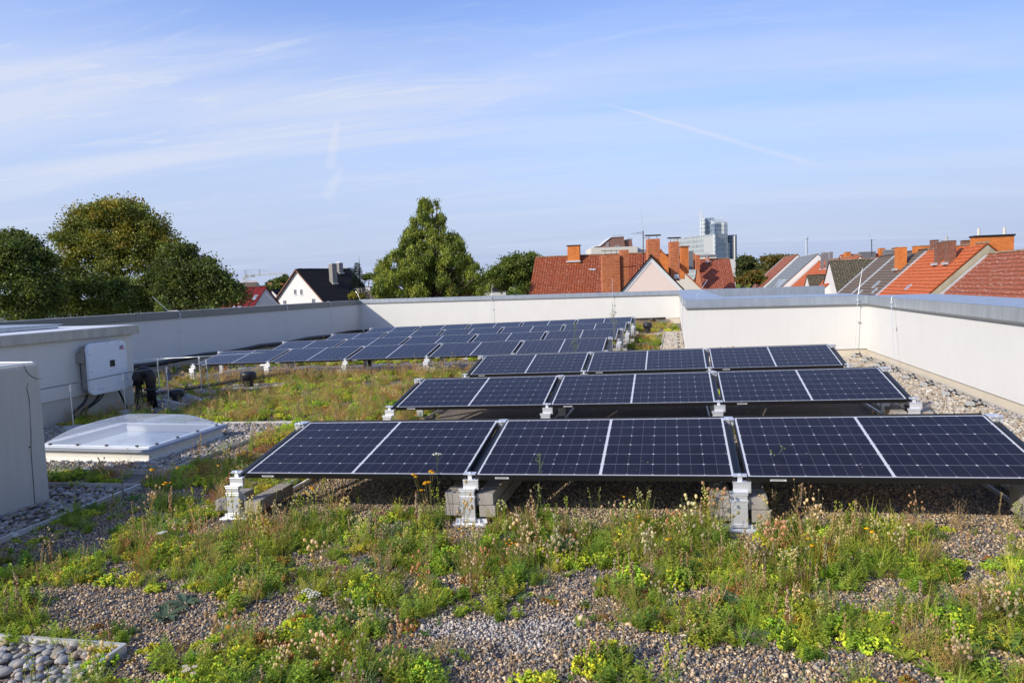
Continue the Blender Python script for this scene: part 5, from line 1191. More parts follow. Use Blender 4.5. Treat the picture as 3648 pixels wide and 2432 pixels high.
def chimney(h, s, t, ds, dt, above, mat, cap=0.06, capmat='concrete', pots=0, over=.05, flash=True):
    p = wpos(h, s, t); top = p.z+above; m = MB(); zb = p.z-dt*1.2-0.4; boxw(m, p, h['D'], h['N'], ds, dt, zb, top, 0, h['org']); c = m.build('chimney', MAT[mat], h['r'])
    m = MB(); boxw(m, p, h['D'], h['N'], ds+over*2, dt+over*2, top, top+cap, 0, h['org']); m.build('chimney_cap', MAT[capmat], c)
    if flash:
        m = MB(); q = p + h['N']*math.copysign(dt/2+.09, t or -1); q.z = p.z; boxw(m, q, h['D'], h['N'], ds+.2, .2, q.z-.14, q.z+.02, 0, h['org']); m.build('flashing', MAT['lead'], c)
    for k in range(pots):
        q = p+h['D']*(ds*(k-(pots-1)/2)/max(1, pots)); m = MB(); m.tube([q-h['org']+Vector((0, 0, top-q.z)), q-h['org']+Vector((0, 0, top-q.z+.35))], .09, 10); m.build('chimney_pot', MAT['concrete'], c)
    return c
def rbox(name, label, cat, x0, x1, y0, y1, d, depth, mat, parent=None, cap=None, capo=4, capmat='black', down=None, yaw=0.0, group=None):
    """box whose front face covers photo pixels x0..x1, y0..y1 at depth d"""
    c = V3((x0+x1)/2, y1, d); top = V3((x0+x1)/2, y0, d).z; w = (x1-x0)*d/FPX; zb = down if down is not None else c.z
    R_ = Matrix.Rotation(yaw, 3, 'Z'); ax = R_ @ LAT; ay = R_ @ DEP; cc = Vector((c.x, c.y, 0))+ay*depth/2
    if parent is None: org = Vector((cc.x, cc.y, zb)); o = empty(name, org, label=label, cat=cat, group=group); bn = 'body'
    else: o = parent; org = Vector(parent.location); bn = name
    m = MB(); boxw(m, cc, ax, ay, w, depth, zb, top, 0, org); b = m.build(bn, MAT[mat] if isinstance(mat, str) else mat, o)
    if cap: m = MB(); e = capo*d/FPX; boxw(m, cc, ax, ay, w+2*e, depth+2*e, top, top+cap, 0, org); m.build('cap', MAT[capmat], b if parent is not None else o)
    return dict(o=o, b=b, c=cc, ax=ax, ay=ay, w=w, top=top, org=org, depth=depth, d=d)
def window_on(parent, org, c, ax, nrm_, w, h, frame=.07, glass='winglass', sill=True):
    """window at c on a wall with horizontal axis ax, outward normal nrm_"""
    m = MB(); up = UPV; f = nrm_*.03; 
    def q(a0, a1, b0, b1, off): return [c+ax*a0+up*b0+off-org, c+ax*a1+up*b0+off-org, c+ax*a1+up*b1+off-org, c+ax*a0+up*b1+off-org]
    for a0, a1, b0, b1 in ((-w/2, w/2, -h/2, -h/2+frame), (-w/2, w/2, h/2-frame, h/2), (-w/2, -w/2+frame, -h/2+frame, h/2-frame), (w/2-frame, w/2, -h/2+frame, h/2-frame), (-frame*.3, frame*.3, -h/2+frame, h/2-frame)): m.face(q(a0, a1, b0, b1, nrm_*.035))
    wi = m.build('window', MAT['trim'], parent); m = MB(); m.face(q(-w/2+.01, w/2-.01, -h/2+.01, h/2-.01, nrm_*.018)); m.build('pane', MAT[glass], wi)
    if sill: m = MB(); s = c-up*(h/2+.04)+nrm_*.06; boxw(m, s, ax, nrm_, w+.15, .14, s.z-.03, s.z+.03, 0, org); m.build('sill', MAT['trim'], wi)
    return wi
def roof_window(h, s, t, w, hgt):
    p = wpos(h, s, t); sg = 1 if t > 0 else -1; tan = h['pr'] if t > 0 else h['pl']; dn = (h['N']*sg - UPV*tan).normalized(); nr = (h['N']*sg*tan+UPV).normalized(); m = MB()
    p = p+nr*.10-h['org']; q = [p-h['D']*w/2-dn*hgt/2, p+h['D']*w/2-dn*hgt/2, p+h['D']*w/2+dn*hgt/2, p-h['D']*w/2+dn*hgt/2]; m.face(q if sg > 0 else q[::-1])
    for i in range(4): a, b = q[i], q[(i+1) % 4]; m.face([a, b, b-nr*.12, a-nr*.12])
    w_ = m.build('roof_window', MAT['lead'], h['r']); m = MB(); q2 = [p+(x-p)*.8+nr*.012 for x in q]; m.face(q2 if sg > 0 else q2[::-1]); m.build('pane', MAT['skyglass'], w_)

# --- white gabled house
A = V3(1059.5, 958, 120); D = (LAT*.60+DEP*.80).normalized()
h = gable_house('gabled_house', 'white rendered house with black tiled roof and two grey chimneys', A, D, 11.2, 7.2, 7.0, .80, .80, 'tile_black', 'whitewall', oh=.45, verge='wood', trim=.35, ridge='tile_black' if 'tile_black' in MAT else 'ridge')
chimney(h, 4.9, 3.2, 1.0, .9, 3.3, 'brick_grey', capmat='trim'); chimney(h, 8.3, .9, .9, .8, 1.7, 'brick_grey', capmat='concrete')
for px, py, w_, h_ in ((1052, 1040, .75, .95), (1074, 1040, .75, .95), (1015, 1080, .95, 1.1), (1117.5, 1075, .95, 1.1)):
    # intersect the view ray with the gable plane
    dr = CF + CR*(px-1824)/FPX - CU*(py-1216)/FPX; dr = Vector(dr); nn_ = -h['D']; k_ = (h['A']-Vector(CC)).dot(nn_)/dr.dot(nn_); window_on(h['r'], h['org'], Vector(CC)+dr*k_, h['N'], nn_, w_, h_)
dm = MB(); p = wpos(h, 9.6, 5.6); boxw(dm, p, h['D'], h['N'], 3.0, 2.2, p.z-.8, p.z+1.0, 0, h['org']); dm.build('dormer', MAT['whitewall'], h['r'])
dm = MB(); boxw(dm, p, h['D'], h['N'], 3.5, 2.8, p.z+1.0, p.z+1.2, 0, h['org']); dm.build('dormer_roof', MAT['tile_black'], h['r'])
# --- dark red roof to its left
A = V3(945.7, 1021.5, 110); D = (-LAT*.93+DEP*.37).normalized()
h = gable_house('red_roofed_house', 'house with glazed dark red roof and three roof windows left of the white house', A, D, 6.0, 4.6, 4.6, .95, .95, 'tile_dred', 'whitewall', ridge='tile_dred')
for s, t in ((.6, -1.7), (2.4, -3.4), (3.6, -3.4)): roof_window(h, s, t, .6, 1.0)
chimney(h, 4.6, -.9, .8, .7, 1.1, 'brick', capmat='concrete'); chimney(h, 5.4, -.7, .7, .6, 1.3, 'clad_grey')
# --- brown roofs, small gable, far chimneys
A = V3(815, 1010, 190); gable_house('brown_roofed_house', 'distant house with brown roof below the crane', A, LAT, 7.8, 5, 5, .6, .6, 'tile_brown', 'cream', ridge='tile_brown')
A = V3(925, 1018, 200); h = gable_house('brown_roofed_house', 'distant brown roof between the red roof and the white house', A, LAT, 8.2, 5, 5, .6, .6, 'tile_brown', 'cream', ridge='tile_brown'); chimney(h, 3.0, -.3, 1.2, .8, .9, 'brick')
A = V3(969, 1031, 140); h = gable_house('small_gable', 'small white gable with black roof tucked behind the left verge of the white house', A, (LAT*.3+DEP).normalized(), 7, 2.6, 2.6, .95, .95, 'tile_black', 'whitewall', trim=.3, ridge='tile_black'); 
rbox('chimney_stack', 'red brick chimney rising behind the left verge of the white house', 'chimney', 999, 1009, 1009, 1040, 150, .8, 'brick', down=GZ)
# building with antennas behind the black roof
b = rbox('office_block', 'grey office block with antenna behind the black roof', 'building', 1168, 1240, 958, 1000, 210, 10, 'clad_grey', down=GZ, cap=.4, capo=2, capmat='lead')
m = MB(); p = V3(1205, 958, 212); m.tube([p-b['org'], V3(1205, 930, 212)-b['org']], .12, 6); q = V3(1205, 938, 212)-b['org']
for dz in (0, -1.0): m.box(q+Vector((0, 0, dz)), (1.4, .4, .7)); 
m.build('antenna', MAT['alu'], b['o'])
m = MB()
for k in range(8): c = b['c']+b['ax']*(-b['w']/2+.4+k*b['w']/8); boxw(m, c-b['ay']*(b['depth']/2+.02), b['ax'], b['ay'], .35, .06, b['top']-2.2, b['top']-.1, 0, b['org'])
m.build('window_band', MAT['winglass'], b['o'])
# --- houses glimpsed around the conifer
A = V3(1296, 1038, 95); h = gable_house('red_walled_house', 'red walled house with grey roof and pale chimneys left of the big conifer', A, LAT, 3.0, 3, 3, .7, .7, 'tile_brown', 'brick', ridge='tile_brown'); chimney(h, .5, -.5, .6, .6, .9, 'whitewall'); chimney(h, 1.3, -.5, .5, .5, .8, 'whitewall')
A = V3(1700, 985, 150); h = gable_house('dark_roofed_house', 'dark roof with white chimney between the conifer and the right hand tree', A, LAT, 6, 5, 5, .6, .6, 'tile_black', 'cream', ridge='tile_black'); chimney(h, 2.0, -.3, .8, .7, 1.2, 'brick_grey')
A = V3(1560, 1015, 120); gable_house('red_walled_house', 'brick house hidden behind the trunk of the big conifer', A, LAT, 7, 4, 4, .7, .7, 'tile_brownred', 'brick_brown')

# --- red tiled house
A = V3(1911, 917, 75); D = (LAT*.972-DEP*.235).normalized()
h = gable_house('red_tiled_house', 'large red clay tiled roof with white lichen spots behind the far parapet', A, D, 12.2, 5.5, 5.5, .98, .98, 'tile_red', 'brick', oh=.1, course=.30)
# its viewer side is the right of D
chimney(h, 4.1, .55, 1.25, .75, 1.55, 'clad_orange', capmat='tile_black', over=.1)
m = MB(); p = wpos(h, 7.0, 3.9); q = wpos(h, 9.6, 3.9); org = h['org']
m.face([wpos(h, 7.2, 2.0)+UPV*.1-org, wpos(h, 9.4, 2.0)+UPV*.1-org, wpos(h, 9.8, 5.2)+UPV*1.35-org, wpos(h, 6.8, 5.2)+UPV*1.35-org][::-1], 0, [(0, 3), (2.2, 3), (2.6, 0), (0, 0)]); m.build('dormer_roof', MAT['tile_red2'], h['r'])
m = MB(); m.face([wpos(h, 6.9, 5.15)+UPV*1.25-org, wpos(h, 9.7, 5.15)+UPV*1.25-org, wpos(h, 9.7, 5.15)-UPV*.5-org, wpos(h, 6.9, 5.15)-UPV*.5-org]); m.build('dormer_front', MAT['black'], h['r'])
for px, py in ((2048, 931), (2110, 962)):
    dr = Vector(CF + CR*(px-1824)/FPX - CU*(py-1216)/FPX); nrm_ = (h['N']*.98+UPV).normalized(); k_ = (h['A']-Vector(CC)).dot(nrm_)/dr.dot(nrm_); c = Vector(CC)+dr*k_+nrm_*.12-org; m = MB()
    dn = (h['N']-UPV*.98).normalized(); m.face([c-h['D']*.35-dn*.12, c+h['D']*.35-dn*.05, c+h['D']*.35+dn*.2, c-h['D']*.35+dn*.05][::-1]); m.build('flashing', MAT['lead'], h['r'])
# big double brick chimney in front of it
b = rbox('brick_chimney', 'broad orange brick chimney wall in front of the red tiled roof', 'chimney', 2148, 2211, 908, 1060, 64, 1.0, 'brick', down=GZ)
m = MB(); cc = V3(2225, 900, 64); boxw(m, Vector((cc.x, cc.y, 0))+DEP*.45, LAT, DEP, 28*64/FPX, 1.1, GZ, V3(2225, 890, 64).z, 0, b['org']); m.build('tall_flue', MAT['brick'], b['o'])
m = MB(); p0 = V3(2142, 894, 64.4); p1 = V3(2206, 892, 64.4); m.tube([p0-b['org'], p1-b['org']], .03, 6)
for f_ in (.2, .55, .85): p = p0.lerp(p1, f_); m.tube([p-b['org'], p-b['org']-UPV*.5], .02, 5)
m.build('metal_cover', MAT['black'], b['o'])
m = MB(); p0 = V3(2148, 957, 63.9); p1 = V3(2211, 957, 63.9); p2 = V3(2240, 950, 63.9); p3 = V3(2290, 943, 64); m.tube([p0-b['org'], p1-b['org']], .025, 5); m.tube([V3(2210, 951, 63.4)-b['org'], p2-b['org'], p3-b['org']], .03, 5); m.build('steel_strap', MAT['black'], b['o'])
# antenna mast
def antenna(label, x, ytop, ybase, d, arms, whip=0):
    o = empty('tv_antenna', V3(x, ybase, d), label=label, cat='antenna'); O = Vector(o.location); m = MB(); m.tube([Vector((0, 0, 0)), V3(x-1, ytop, d)-O], d*.00045+.012, 6); m.build('mast', MAT['rubber'], o)
    m = MB()
    for (xa, xb, y_) in arms:
        a = V3(xa, y_, d)-O; b = V3(xb, y_-1, d)-O; m.tube([a, b], d*.0002+.006, 5)
        for k in range(6): p = a.lerp(b, (k+.3)/6); m.tube([p-DEP*.4+LAT*.05, p+DEP*.4], d*.00012+.004, 4)
    m.build('antenna_array', MAT['galv'], o)
    if whip: m = MB(); m.tube([V3(x-1, ytop, d)-O, V3(x-9, whip, d)-O], .018, 5); m.build('whip', MAT['galv'], o)
antenna('tall dark aerial mast with long thin whip above the red tiled roof', 2292, 821, 945, 66, ((2247, 2290, 832), (2268, 2292, 828), (2290, 2315, 848), (2293, 2302, 838)), 737)
antenna('small aerial mast on the roofs at the right, before the sky', 3106, 853, 912, 110, ((3100, 3117, 855), (3102, 3112, 872), (3101, 3110, 892)), 830)

# --- pink gable and neighbours
D = (DEP+LAT*.205).normalized()
A = V3(2319, 911, 58)
h = gable_house('pink_gable_house', 'pale pink gable with white verge and dark roof tiles', A, D, 9, 3.0, 3.0, 1.13, 1.09, 'tile_black', 'pink', oh=.16, trim=.42, ridge='tile_black')
rbox('chimney', None, None, 2309, 2352, 851, 925, 60.5, .9, 'brick', parent=h['r']); 
b = rbox('chimney', None, None, 2390, 2421, 861, 1000, 60, .8, 'brick', parent=h['r'])
for x0, x1, yt in ((2302, 2355, 838), (2381, 2426, 847)):
    m = MB(); c = V3((x0+x1)/2, yt, 60.6); boxw(m, c+DEP*.3, LAT, DEP, (x1-x0)*60.6/FPX, .6, c.z-.04, c.z+.05, 0, h['org'])
    for f_ in (-.3, .3): p = c+LAT*f_*(x1-x0)*60.6/FPX*.9+DEP*.3; m.tube([p-h['org'], p-h['org']-UPV*.36], .02, 5)
    m.build('metal_cover', MAT['black'], h['r'])
m = MB(); p = V3(2410, 985, 59.2); m.box(p-h['org'], (.4, .3, .35)); m.tube([p-h['org']+UPV*.1, p-h['org']+Vector((.25, .2, -.3))], .09, 8); m.build('flue_hood', MAT['galv'], h['r'])
A = V3(2353, 890, 72)
h = gable_house('gabled_house', 'cream gable with orange verge tiles just right of the pink gable', A, D, 9, 4.0, 4.4, 1.0, 1.0, 'tile_orange', 'cream', oh=.12, ridge='tile_orange')
m = MB(); N_ = h['N']; q = A-D*.03-h['org']; m.face([q+UPV*-.1, q-UPV*2.5+N_*2.35, q-UPV*3.0+N_*2.35, q-UPV*3.0-N_*2.6, q-UPV*2.7-N_*2.6], 0, [(2.6, 3), (5, .5), (5, 0), (0, 0), (0, .3)]); m.build('gable_cladding', MAT['clad_orange'], h['r'])
rbox('chimney', None, None, 2429, 2454, 880, 975, 74, .8, 'clad_orange', parent=h['r'], cap=.12, capo=3, capmat='brick_brown')
A = V3(2415, 905, 86)
h = gable_house('dark_roofed_house', 'black roof with roof windows sloping down beside the grey chimneys', A, (DEP*.55-LAT*.85).normalized(), 9, 3.0, 7.5, 1.0, .86, 'tile_black', 'cream', oh=.12, ridge='tile_black')
for s, t in ((1.4, 3.6), (2.8, 3.6)): roof_window(h, s, t, .7, 1.1)
rbox('chimney', None, None, 2456, 2470, 894, 960, 88, .9, 'clad_grey', parent=h['r'])
rbox('chimney', None, None, 2424, 2432, 889, 960, 90, .9, 'clad_grey', parent=h['r'])
rbox('chimney', None, None, 2471, 2477, 902, 960, 92, .9, 'brick', parent=h['r'])
A = V3(2488, 925, 96); 
h = gable_house('red_tiled_house', 'small red tiled roof in front of the white building and the glass tower', A, (LAT*.995-DEP*.1).normalized(), 4.1, 5, 5, 1.05, 1.05, 'tile_red2', 'brick', oh=.1, course=.3)
rbox('chimney', None, None, 2480, 2494, 908, 960, 94, .8, 'brick', parent=h['r'])
chimney(h, 1.15, .25, .5, .4, .55, 'brick', cap=.03)
m = MB(); p = V3(2519, 921, 95); m.tube([p-h['org']-UPV*.6, p-h['org']+UPV*.9], .05, 6); m.box(p-h['org']+UPV*.7, (.9, .2, .12)); m.build('flue', MAT['lead'], h['r'])
h2 = rbox('low_house', 'cream attic storey with dark roof edge behind the small red roof', 'building', 2512, 2553, 915, 930, 110, 4, 'cream', down=GZ, cap=.35, capo=1, capmat='clad_grey')

# --- brown and cream block
b = rbox('apartment_block', 'cream apartment block with brown stepped rooftop storey behind the red roof', 'building', 2107, 2272, 880, 930, 220, 16, 'cream', down=GZ)
o = b['o']; org = b['org']
def prism_px(name, pts, d, depth, mat, parent, org):
    P = [V3(x, y, d)-org for x, y in pts]; Q = [p+DEP*depth for p in P]; m = MB(); m.face(P[::-1]); m.face(Q); n_ = len(P)
    for i in range(n_): m.face([P[i], P[(i+1) % n_], Q[(i+1) % n_], Q[i]])
    return m.build(name, MAT[mat], parent)
prism_px('side_wing', [(2272, 880), (2307, 889), (2307, 930), (2272, 930)], 221, 12, 'trim', o, org)
prism_px('rooftop_storey', [(2119, 881), (2119, 878), (2138, 876), (2177, 845), (2222, 842), (2227, 879), (2227, 881)], 221, 8, 'brownwall', o, org)
prism_px('rooftop_storey', [(2227, 879), (2227, 854), (2250, 852), (2254, 878)], 222, 6, 'brownwall', o, org)
prism_px('roof_edge', [(2118, 879), (2118, 876), (2137, 874), (2176, 843), (2222, 840), (2222, 842.5), (2177, 845.5), (2138, 877)], 220.7, 8.6, 'trim', o, org)
prism_px('roof_plant', [(2184, 842), (2184, 837), (2220, 836), (2221, 841)], 223, 3, 'galv', o, org); prism_px('roof_plant', [(2240, 853), (2240, 848), (2254, 847), (2254, 853)], 224, 3, 'galv', o, org)
window_on(o, org, V3(2164, 870, 220.8), LAT, -DEP, .8, .95); window_on(o, org, V3(2199, 877, 220.8), LAT, -DEP, 1.2, .6)
for k in range(3): window_on(o, org, V3(2279+9*k, 893, 220.8), LAT, -DEP, .6, .8, sill=False)

# --- glass office tower
def facade(name, glass, frame, fw=1.5, fh=3.6, lw=.22, lh=.5, rough=.15, metal=.2):
    m, n, b = newmat(name); uv = N(n, 'ShaderNodeUVMap'); sp = N(n, 'ShaderNodeSeparateXYZ', {0: uv.outputs[0]})
    def ma(op, a, c=None):
        x = N(n, 'ShaderNodeMath', operation=op)
        for i, q in enumerate((a, c)):
            if q is None: continue
            if isinstance(q, (int, float)): x.inputs[i].default_value = q
            else: n.links.new(q, x.inputs[i])
        return x.outputs[0]
    a = ma('LESS_THAN', ma('FRACT', ma('DIVIDE', sp.outputs[0], fw)), lw); c = ma('LESS_THAN', ma('FRACT', ma('DIVIDE', sp.outputs[1], fh)), lh/fh*1.0)
    k = ma('MAXIMUM', a, c); wn_ = N(n, 'ShaderNodeTexWhiteNoise', {'Vector': N(n, 'ShaderNodeCombineXYZ', {0: ma('FLOOR', ma('DIVIDE', sp.outputs[0], fw)), 1: ma('FLOOR', ma('DIVIDE', sp.outputs[1], fh))}).outputs[0]})
    g = N(n, 'ShaderNodeVectorMath', {0: glass, 'Scale': ma('ADD', ma('MULTIPLY', wn_.outputs['Value'], .5), .75)}, operation='SCALE'); mx = N(n, 'ShaderNodeMixRGB', {0: k, 1: g.outputs[0], 2: rgba(frame)}); n.links.new(mx.outputs[0], b.inputs['Base Color'])
    n.links.new(N(n, 'ShaderNodeMapRange', {'Value': k, 'To Min': rough, 'To Max': .6}).outputs[0], b.inputs['Roughness']); b.inputs['Metallic'].default_value = metal; return m
MAT['fac_pale'] = facade('pale_curtain_wall', (.27, .31, .33), (.46, .48, .47), 1.9, 4.2, .38, 1.1)
MAT['fac_blue'] = facade('blue_curtain_wall', (.15, .21, .29), (.36, .40, .42), 2.3, 3.9, .16, .5)
MAT['fac_grid'] = facade('open_steel_grid', (.33, .39, .43), (.54, .57, .57), 2.6, 3.6, .3, .8)
MAT['fac_dark'] = facade('balcony_bands', (.20, .27, .33), (.42, .45, .45), 60, 3.6, .01, 1.6)
MAT['greywall'] = simple('smooth_grey_wall', (.42, .44, .44), .7, var=.03)
T_ = empty('glass_office_tower', V3(2545, 1020, 600), label='tall glass office tower with stepped blocks on the skyline', cat='tower'); T_.location.z = GZ; org = Vector(T_.location)
def slab(name, xl, yl, dl, xr, yr, dr_, thick_, mat, sidemat=None):
    """vertical wall block between two top corners, with thickness behind"""
    a = V3(xl, yl, dl); b = V3(xr, yr, dr_); zt = max(a.z, b.z); ax = Vector((b.x-a.x, b.y-a.y, 0)); w = ax.length; ax.normalize(); bk = Vector((-ax.y, ax.x, 0)); m = MB(); c = (a+b)/2+bk*thick_/2
    boxw(m, c, ax, bk, w, thick_, GZ, zt, 0, org); o = m.build(name, MAT[mat], T_); return a, b, zt, ax, bk, w
slab('front_wing', 2395, 852, 640, 2543, 838, 585, 14, 'fac_pale'); 
a, b, zt, ax, bk, w = slab('wing_fin', 2540, 835, 584, 2548, 834, 583, 15, 'fac_grid')
slab('side_wall', 2548, 842, 584, 2561, 848, 592, 10, 'greywall')
slab('core_tower', 2498, 778, 668, 2541, 779, 664, 14, 'fac_blue'); slab('steel_grid', 2493, 781, 665, 2511, 778, 662, 6, 'fac_grid'); slab('steel_grid', 2533, 786, 660, 2543, 790, 659, 5, 'fac_grid')
slab('tower_block', 2545, 797, 646, 2588, 800, 650, 6, 'fac_blue'); slab('steel_grid', 2579, 792, 644, 2592, 791, 645, 4, 'fac_grid'); slab('roof_screen', 2545, 790, 652, 2586, 789, 656, 3, 'fac_grid')
slab('lower_block', 2560, 868, 588, 2581, 870, 590, 8, 'fac_blue'); slab('side_wall', 2580, 864, 589, 2600, 878, 594, 8, 'greywall')
slab('rear_block', 2590, 838, 656, 2619, 842, 650, 3, 'fac_dark'); slab('side_wall', 2618, 841, 649, 2622, 841, 650, 3, 'cream')
m = MB()
for k in range(12): p = V3(2547+k*4, 797, 595.5); m.tube([p-org, p-org+UPV*2.6], .16, 4)
for k in range(4): p = V3(2495+k*5, 779, 594); m.tube([p-org, p-org+UPV*(7 if k < 2 else 1.5)], .35, 5)
p = V3(2541, 783, 595); q = V3(2573, 781, 595); m.tube([p-org, q-org], .45, 6); m.tube([q-org-UPV*.5, q-org+UPV*2.2], .3, 5); m.tube([q-org+UPV*.5, V3(2580, 775, 595)-org], .15, 5); m.build('roof_crane_arm', MAT['trim'], T_)
b = rbox('white_apartment_house', 'plain white apartment house with three windows under the glass tower', 'building', 2584, 2621, 923, 1020, 150, 8, 'whitewall', down=GZ)
for y_ in (934, 959, 982): window_on(b['o'], b['org'], V3(2600, y_, 149.9), LAT, -DEP, .75, .75)

# --- terrace of houses along the right, ridges parallel to the right wall
TERR = []
TG = 'terraced houses beyond the right wall'; XR = 21.6; YD = Vector((0, 1, 0))
h = gable_house('terraced_house', 'nearest terraced house with brown red roof at the right picture edge', Vector((XR, 33, 2.68)), YD, 13.6, 7, 5, .93, .93, 'tile_brownred', 'cream', oh=.0, group=TG); TERR.append(h)
h = gable_house('terraced_house', 'terraced house with bright orange roof and three brick chimneys', Vector((XR, 46.9, 3.38)), YD, 10.6, 7, 5, .93, .93, 'tile_orange', 'firewall', oh=.0, group=TG); TERR.append(h)
chimney(h, 2.7, -1.2, .6, .5, 1.45, 'brick_brown', cap=.02); chimney(h, 4.7, -1.2, .6, .5, 1.45, 'brick_brown', cap=.02); chimney(h, 4.2, .3, .6, .55, .65, 'brick_brown', cap=.02); chimney(h, 9.8, .1, .6, .45, .8, 'brick_brown', cap=.02); chimney(h, 9.2, .75, .6, .6, 1.3, 'brick_brown', cap=.02, pots=1)
roof_window(h, 5.2, -3.0, .35, .55); roof_window(h, 7.4, -4.2, .3, .4)
h = gable_house('terraced_house', 'grey brown roofed terraced house with orange box dormer and roof windows', Vector((XR, 57.6, 3.42)), YD, 7.6, 7, 5, .93, .93, 'tile_brown', 'cream', oh=.0, group=TG, ridge='tile_brown'); TERR.append(h)
roof_window(h, 3.2, -2.9, .5, .8); roof_window(h, 5.4, -3.6, .35, .6); roof_window(h, 1.6, -3.4, .35, .6); chimney(h, 1.7, -1.5, .8, .7, 1.7, 'clad_orange', cap=.08, capmat='lead'); chimney(h, 2.6, .4, 1.0, 1.3, .75, 'clad_orange', cap=.08, capmat='lead')
h = gable_house('terraced_house', 'second grey brown roofed terraced house behind the mossy roof', Vector((XR, 65.3, 3.30)), YD, 5.9, 7, 5, .93, .93, 'tile_brown', 'cream', oh=.0, group=TG, ridge='tile_brown'); TERR.append(h); chimney(h, 4.5, .4, .9, .7, .9, 'clad_grey')
h = gable_house('terraced_house', 'terraced house with orange roof and dark grey chimneys left of the mossy roof', Vector((XR, 78.5, 3.65)), YD, 22.3, 7, 5, .93, .93, 'tile_orange', 'whitewall', oh=.0, group=TG); TERR.append(h)
for s in (8.3, 10.6, 13.4): chimney(h, s, -1.2, .4, .32, 1.9, 'clad_grey', capmat='lead', over=.02)
for s in (12, 14, 17): roof_window(h, s, -4.2, .8, 1.4)
h = gable_house('terraced_house', 'terraced house with white fire wall and grey metal roof', Vector((XR, 101.2, 4.7)), YD, 16, 9, 5, .93, .93, 'tile_grey', 'whitewall', oh=.0, group=TG, ridge='lead'); TERR.append(h)
for s in (3, 5, 8): roof_window(h, s, -4.5, 1.2, 2.2)
h = gable_house('terraced_house', 'farthest terraced house with small red roof beside the autumn trees', Vector((XR, 117.6, 5.2)), YD, 14, 10, 5, .93, .93, 'tile_brownred', 'whitewall', oh=.0, group=TG); TERR.append(h)
dm = MB(); p = wpos(h, 3, -7.6); boxw(dm, p, h['D'], h['N'], 4, 3, p.z-1, p.z+1.6, 0, h['org']); dm.build('dormer', MAT['clad_grey'], h['r'])
# lead valleys between neighbouring roofs
for h_ in TERR:
    m = MB(); a = wpos(h_, h_['L']-.02, -.2)-h_['org']; b = wpos(h_, h_['L']-.02, -(h_['wl']))-h_['org']; w_ = h_['D']*.16; u_ = UPV*.13
    m.face([a+u_-w_, a+u_+w_, b+u_+w_, b+u_-w_]); m.face([a+u_-w_, b+u_-w_, b-w_, a-w_]); m.build('lead_valley', MAT['lead'], h_['r'])
# steel flue
o = empty('steel_flue', V3(2877, 935, 112), label='tall thin stainless steel flue rising above the terraced roofs', cat='flue'); O = Vector(o.location); m = MB(); m.tube([-UPV*3, V3(2872, 850, 112)-O], .2, 10); m.build('pipe', MAT['galv'], o); m = MB(); m.tube([V3(2872, 851, 112)-O, V3(2872, 846, 112)-O], .32, 10); m.build('cap', MAT['galv'], o)
# orange clad chimney block with two flues
c = Vector((22.6, 48.9, 0)); o = empty('clad_chimney', (22.6, 48.9, 0), label='big orange clad chimney block with black top and two pale flue pipes', cat='chimney'); m = MB(); ztop = V3(3537, 844, 46.5).z
boxw(m, c, Vector((1, 0, 0)), YD, 2.3, .7, 0, ztop, 0, c); m.build('body', MAT['clad_orange'], o); m = MB(); boxw(m, c, Vector((1, 0, 0)), YD, 2.42, .82, ztop, ztop+.12, 0, c); m.build('cap', MAT['black'], o)
for x_ in (-.78, .72): m = MB(); m.tube([(x_, 0, ztop+.1), (x_, 0, ztop+.58)], .085, 10); m.build('flue', MAT['cream'], o)
m = MB(); m.tube([(-1.0, -.38, ztop-1.0), (-1.0, -.38, ztop-1.9)], .03, 6); m.build('downpipe', MAT['trim'], o)
# mossy cross gable and small roofs in front of the terrace
A = V3(2956, 928, 76); h = gable_house('mossy_gable_house', 'low house with mossy brown tiled roof and white gable end', A, (1, 0.02, 0), 5.6, 4, 4.1, .9, .95, 'tile_moss', 'whitewall', oh=.08, ridge='ridge')
A = V3(2876, 981, 82); h = gable_house('mossy_shed', 'small mossy roofed outbuilding left of the mossy gable house', A, (1, 0.02, 0), 3.2, 2, 3.2, .8, .8, 'tile_moss', 'whitewall', oh=.06, ridge='tile_moss')
m = MB(); q = [V3(2925, 1016, 78.4), V3(2958, 1018, 78.4), V3(2958, 996, 80), V3(2948, 995, 80)]; m.face([p-h['org'] for p in q]); m.build('solar_sheet', MAT['skyglass'], h['r'])
A = V3(2995, 908, 135); h = gable_house('orange_roofed_house', 'far row of orange roofs with several chimneys behind the terrace', A, LAT, 11.5, 5, 5, .8, .8, 'tile_orange', 'cream', oh=.1)
for s, mt, ab in ((.9, 'clad_orange', .4), (4.6, 'clad_grey', .3), (7.3, 'clad_orange', .9), (8.6, 'lead', .6), (9.9, 'brick_brown', .9), (10.7, 'clad_orange', 1.0)): chimney(h, s, .8, 1.0 if s != 4.6 else 3.0, .8, ab+.7, mt, flash=False)
A = V3(2957, 922, 118); h = gable_house('small_gable', 'small white gable poking out of the far orange roofs', A, (LAT*.2+DEP).normalized(), 5, 2.2, 2.2, .8, .8, 'tile_orange', 'whitewall', trim=.25)
chimney(h, 1.5, -.6, .9, .8, 1.6, 'clad_grey', capmat='galv')

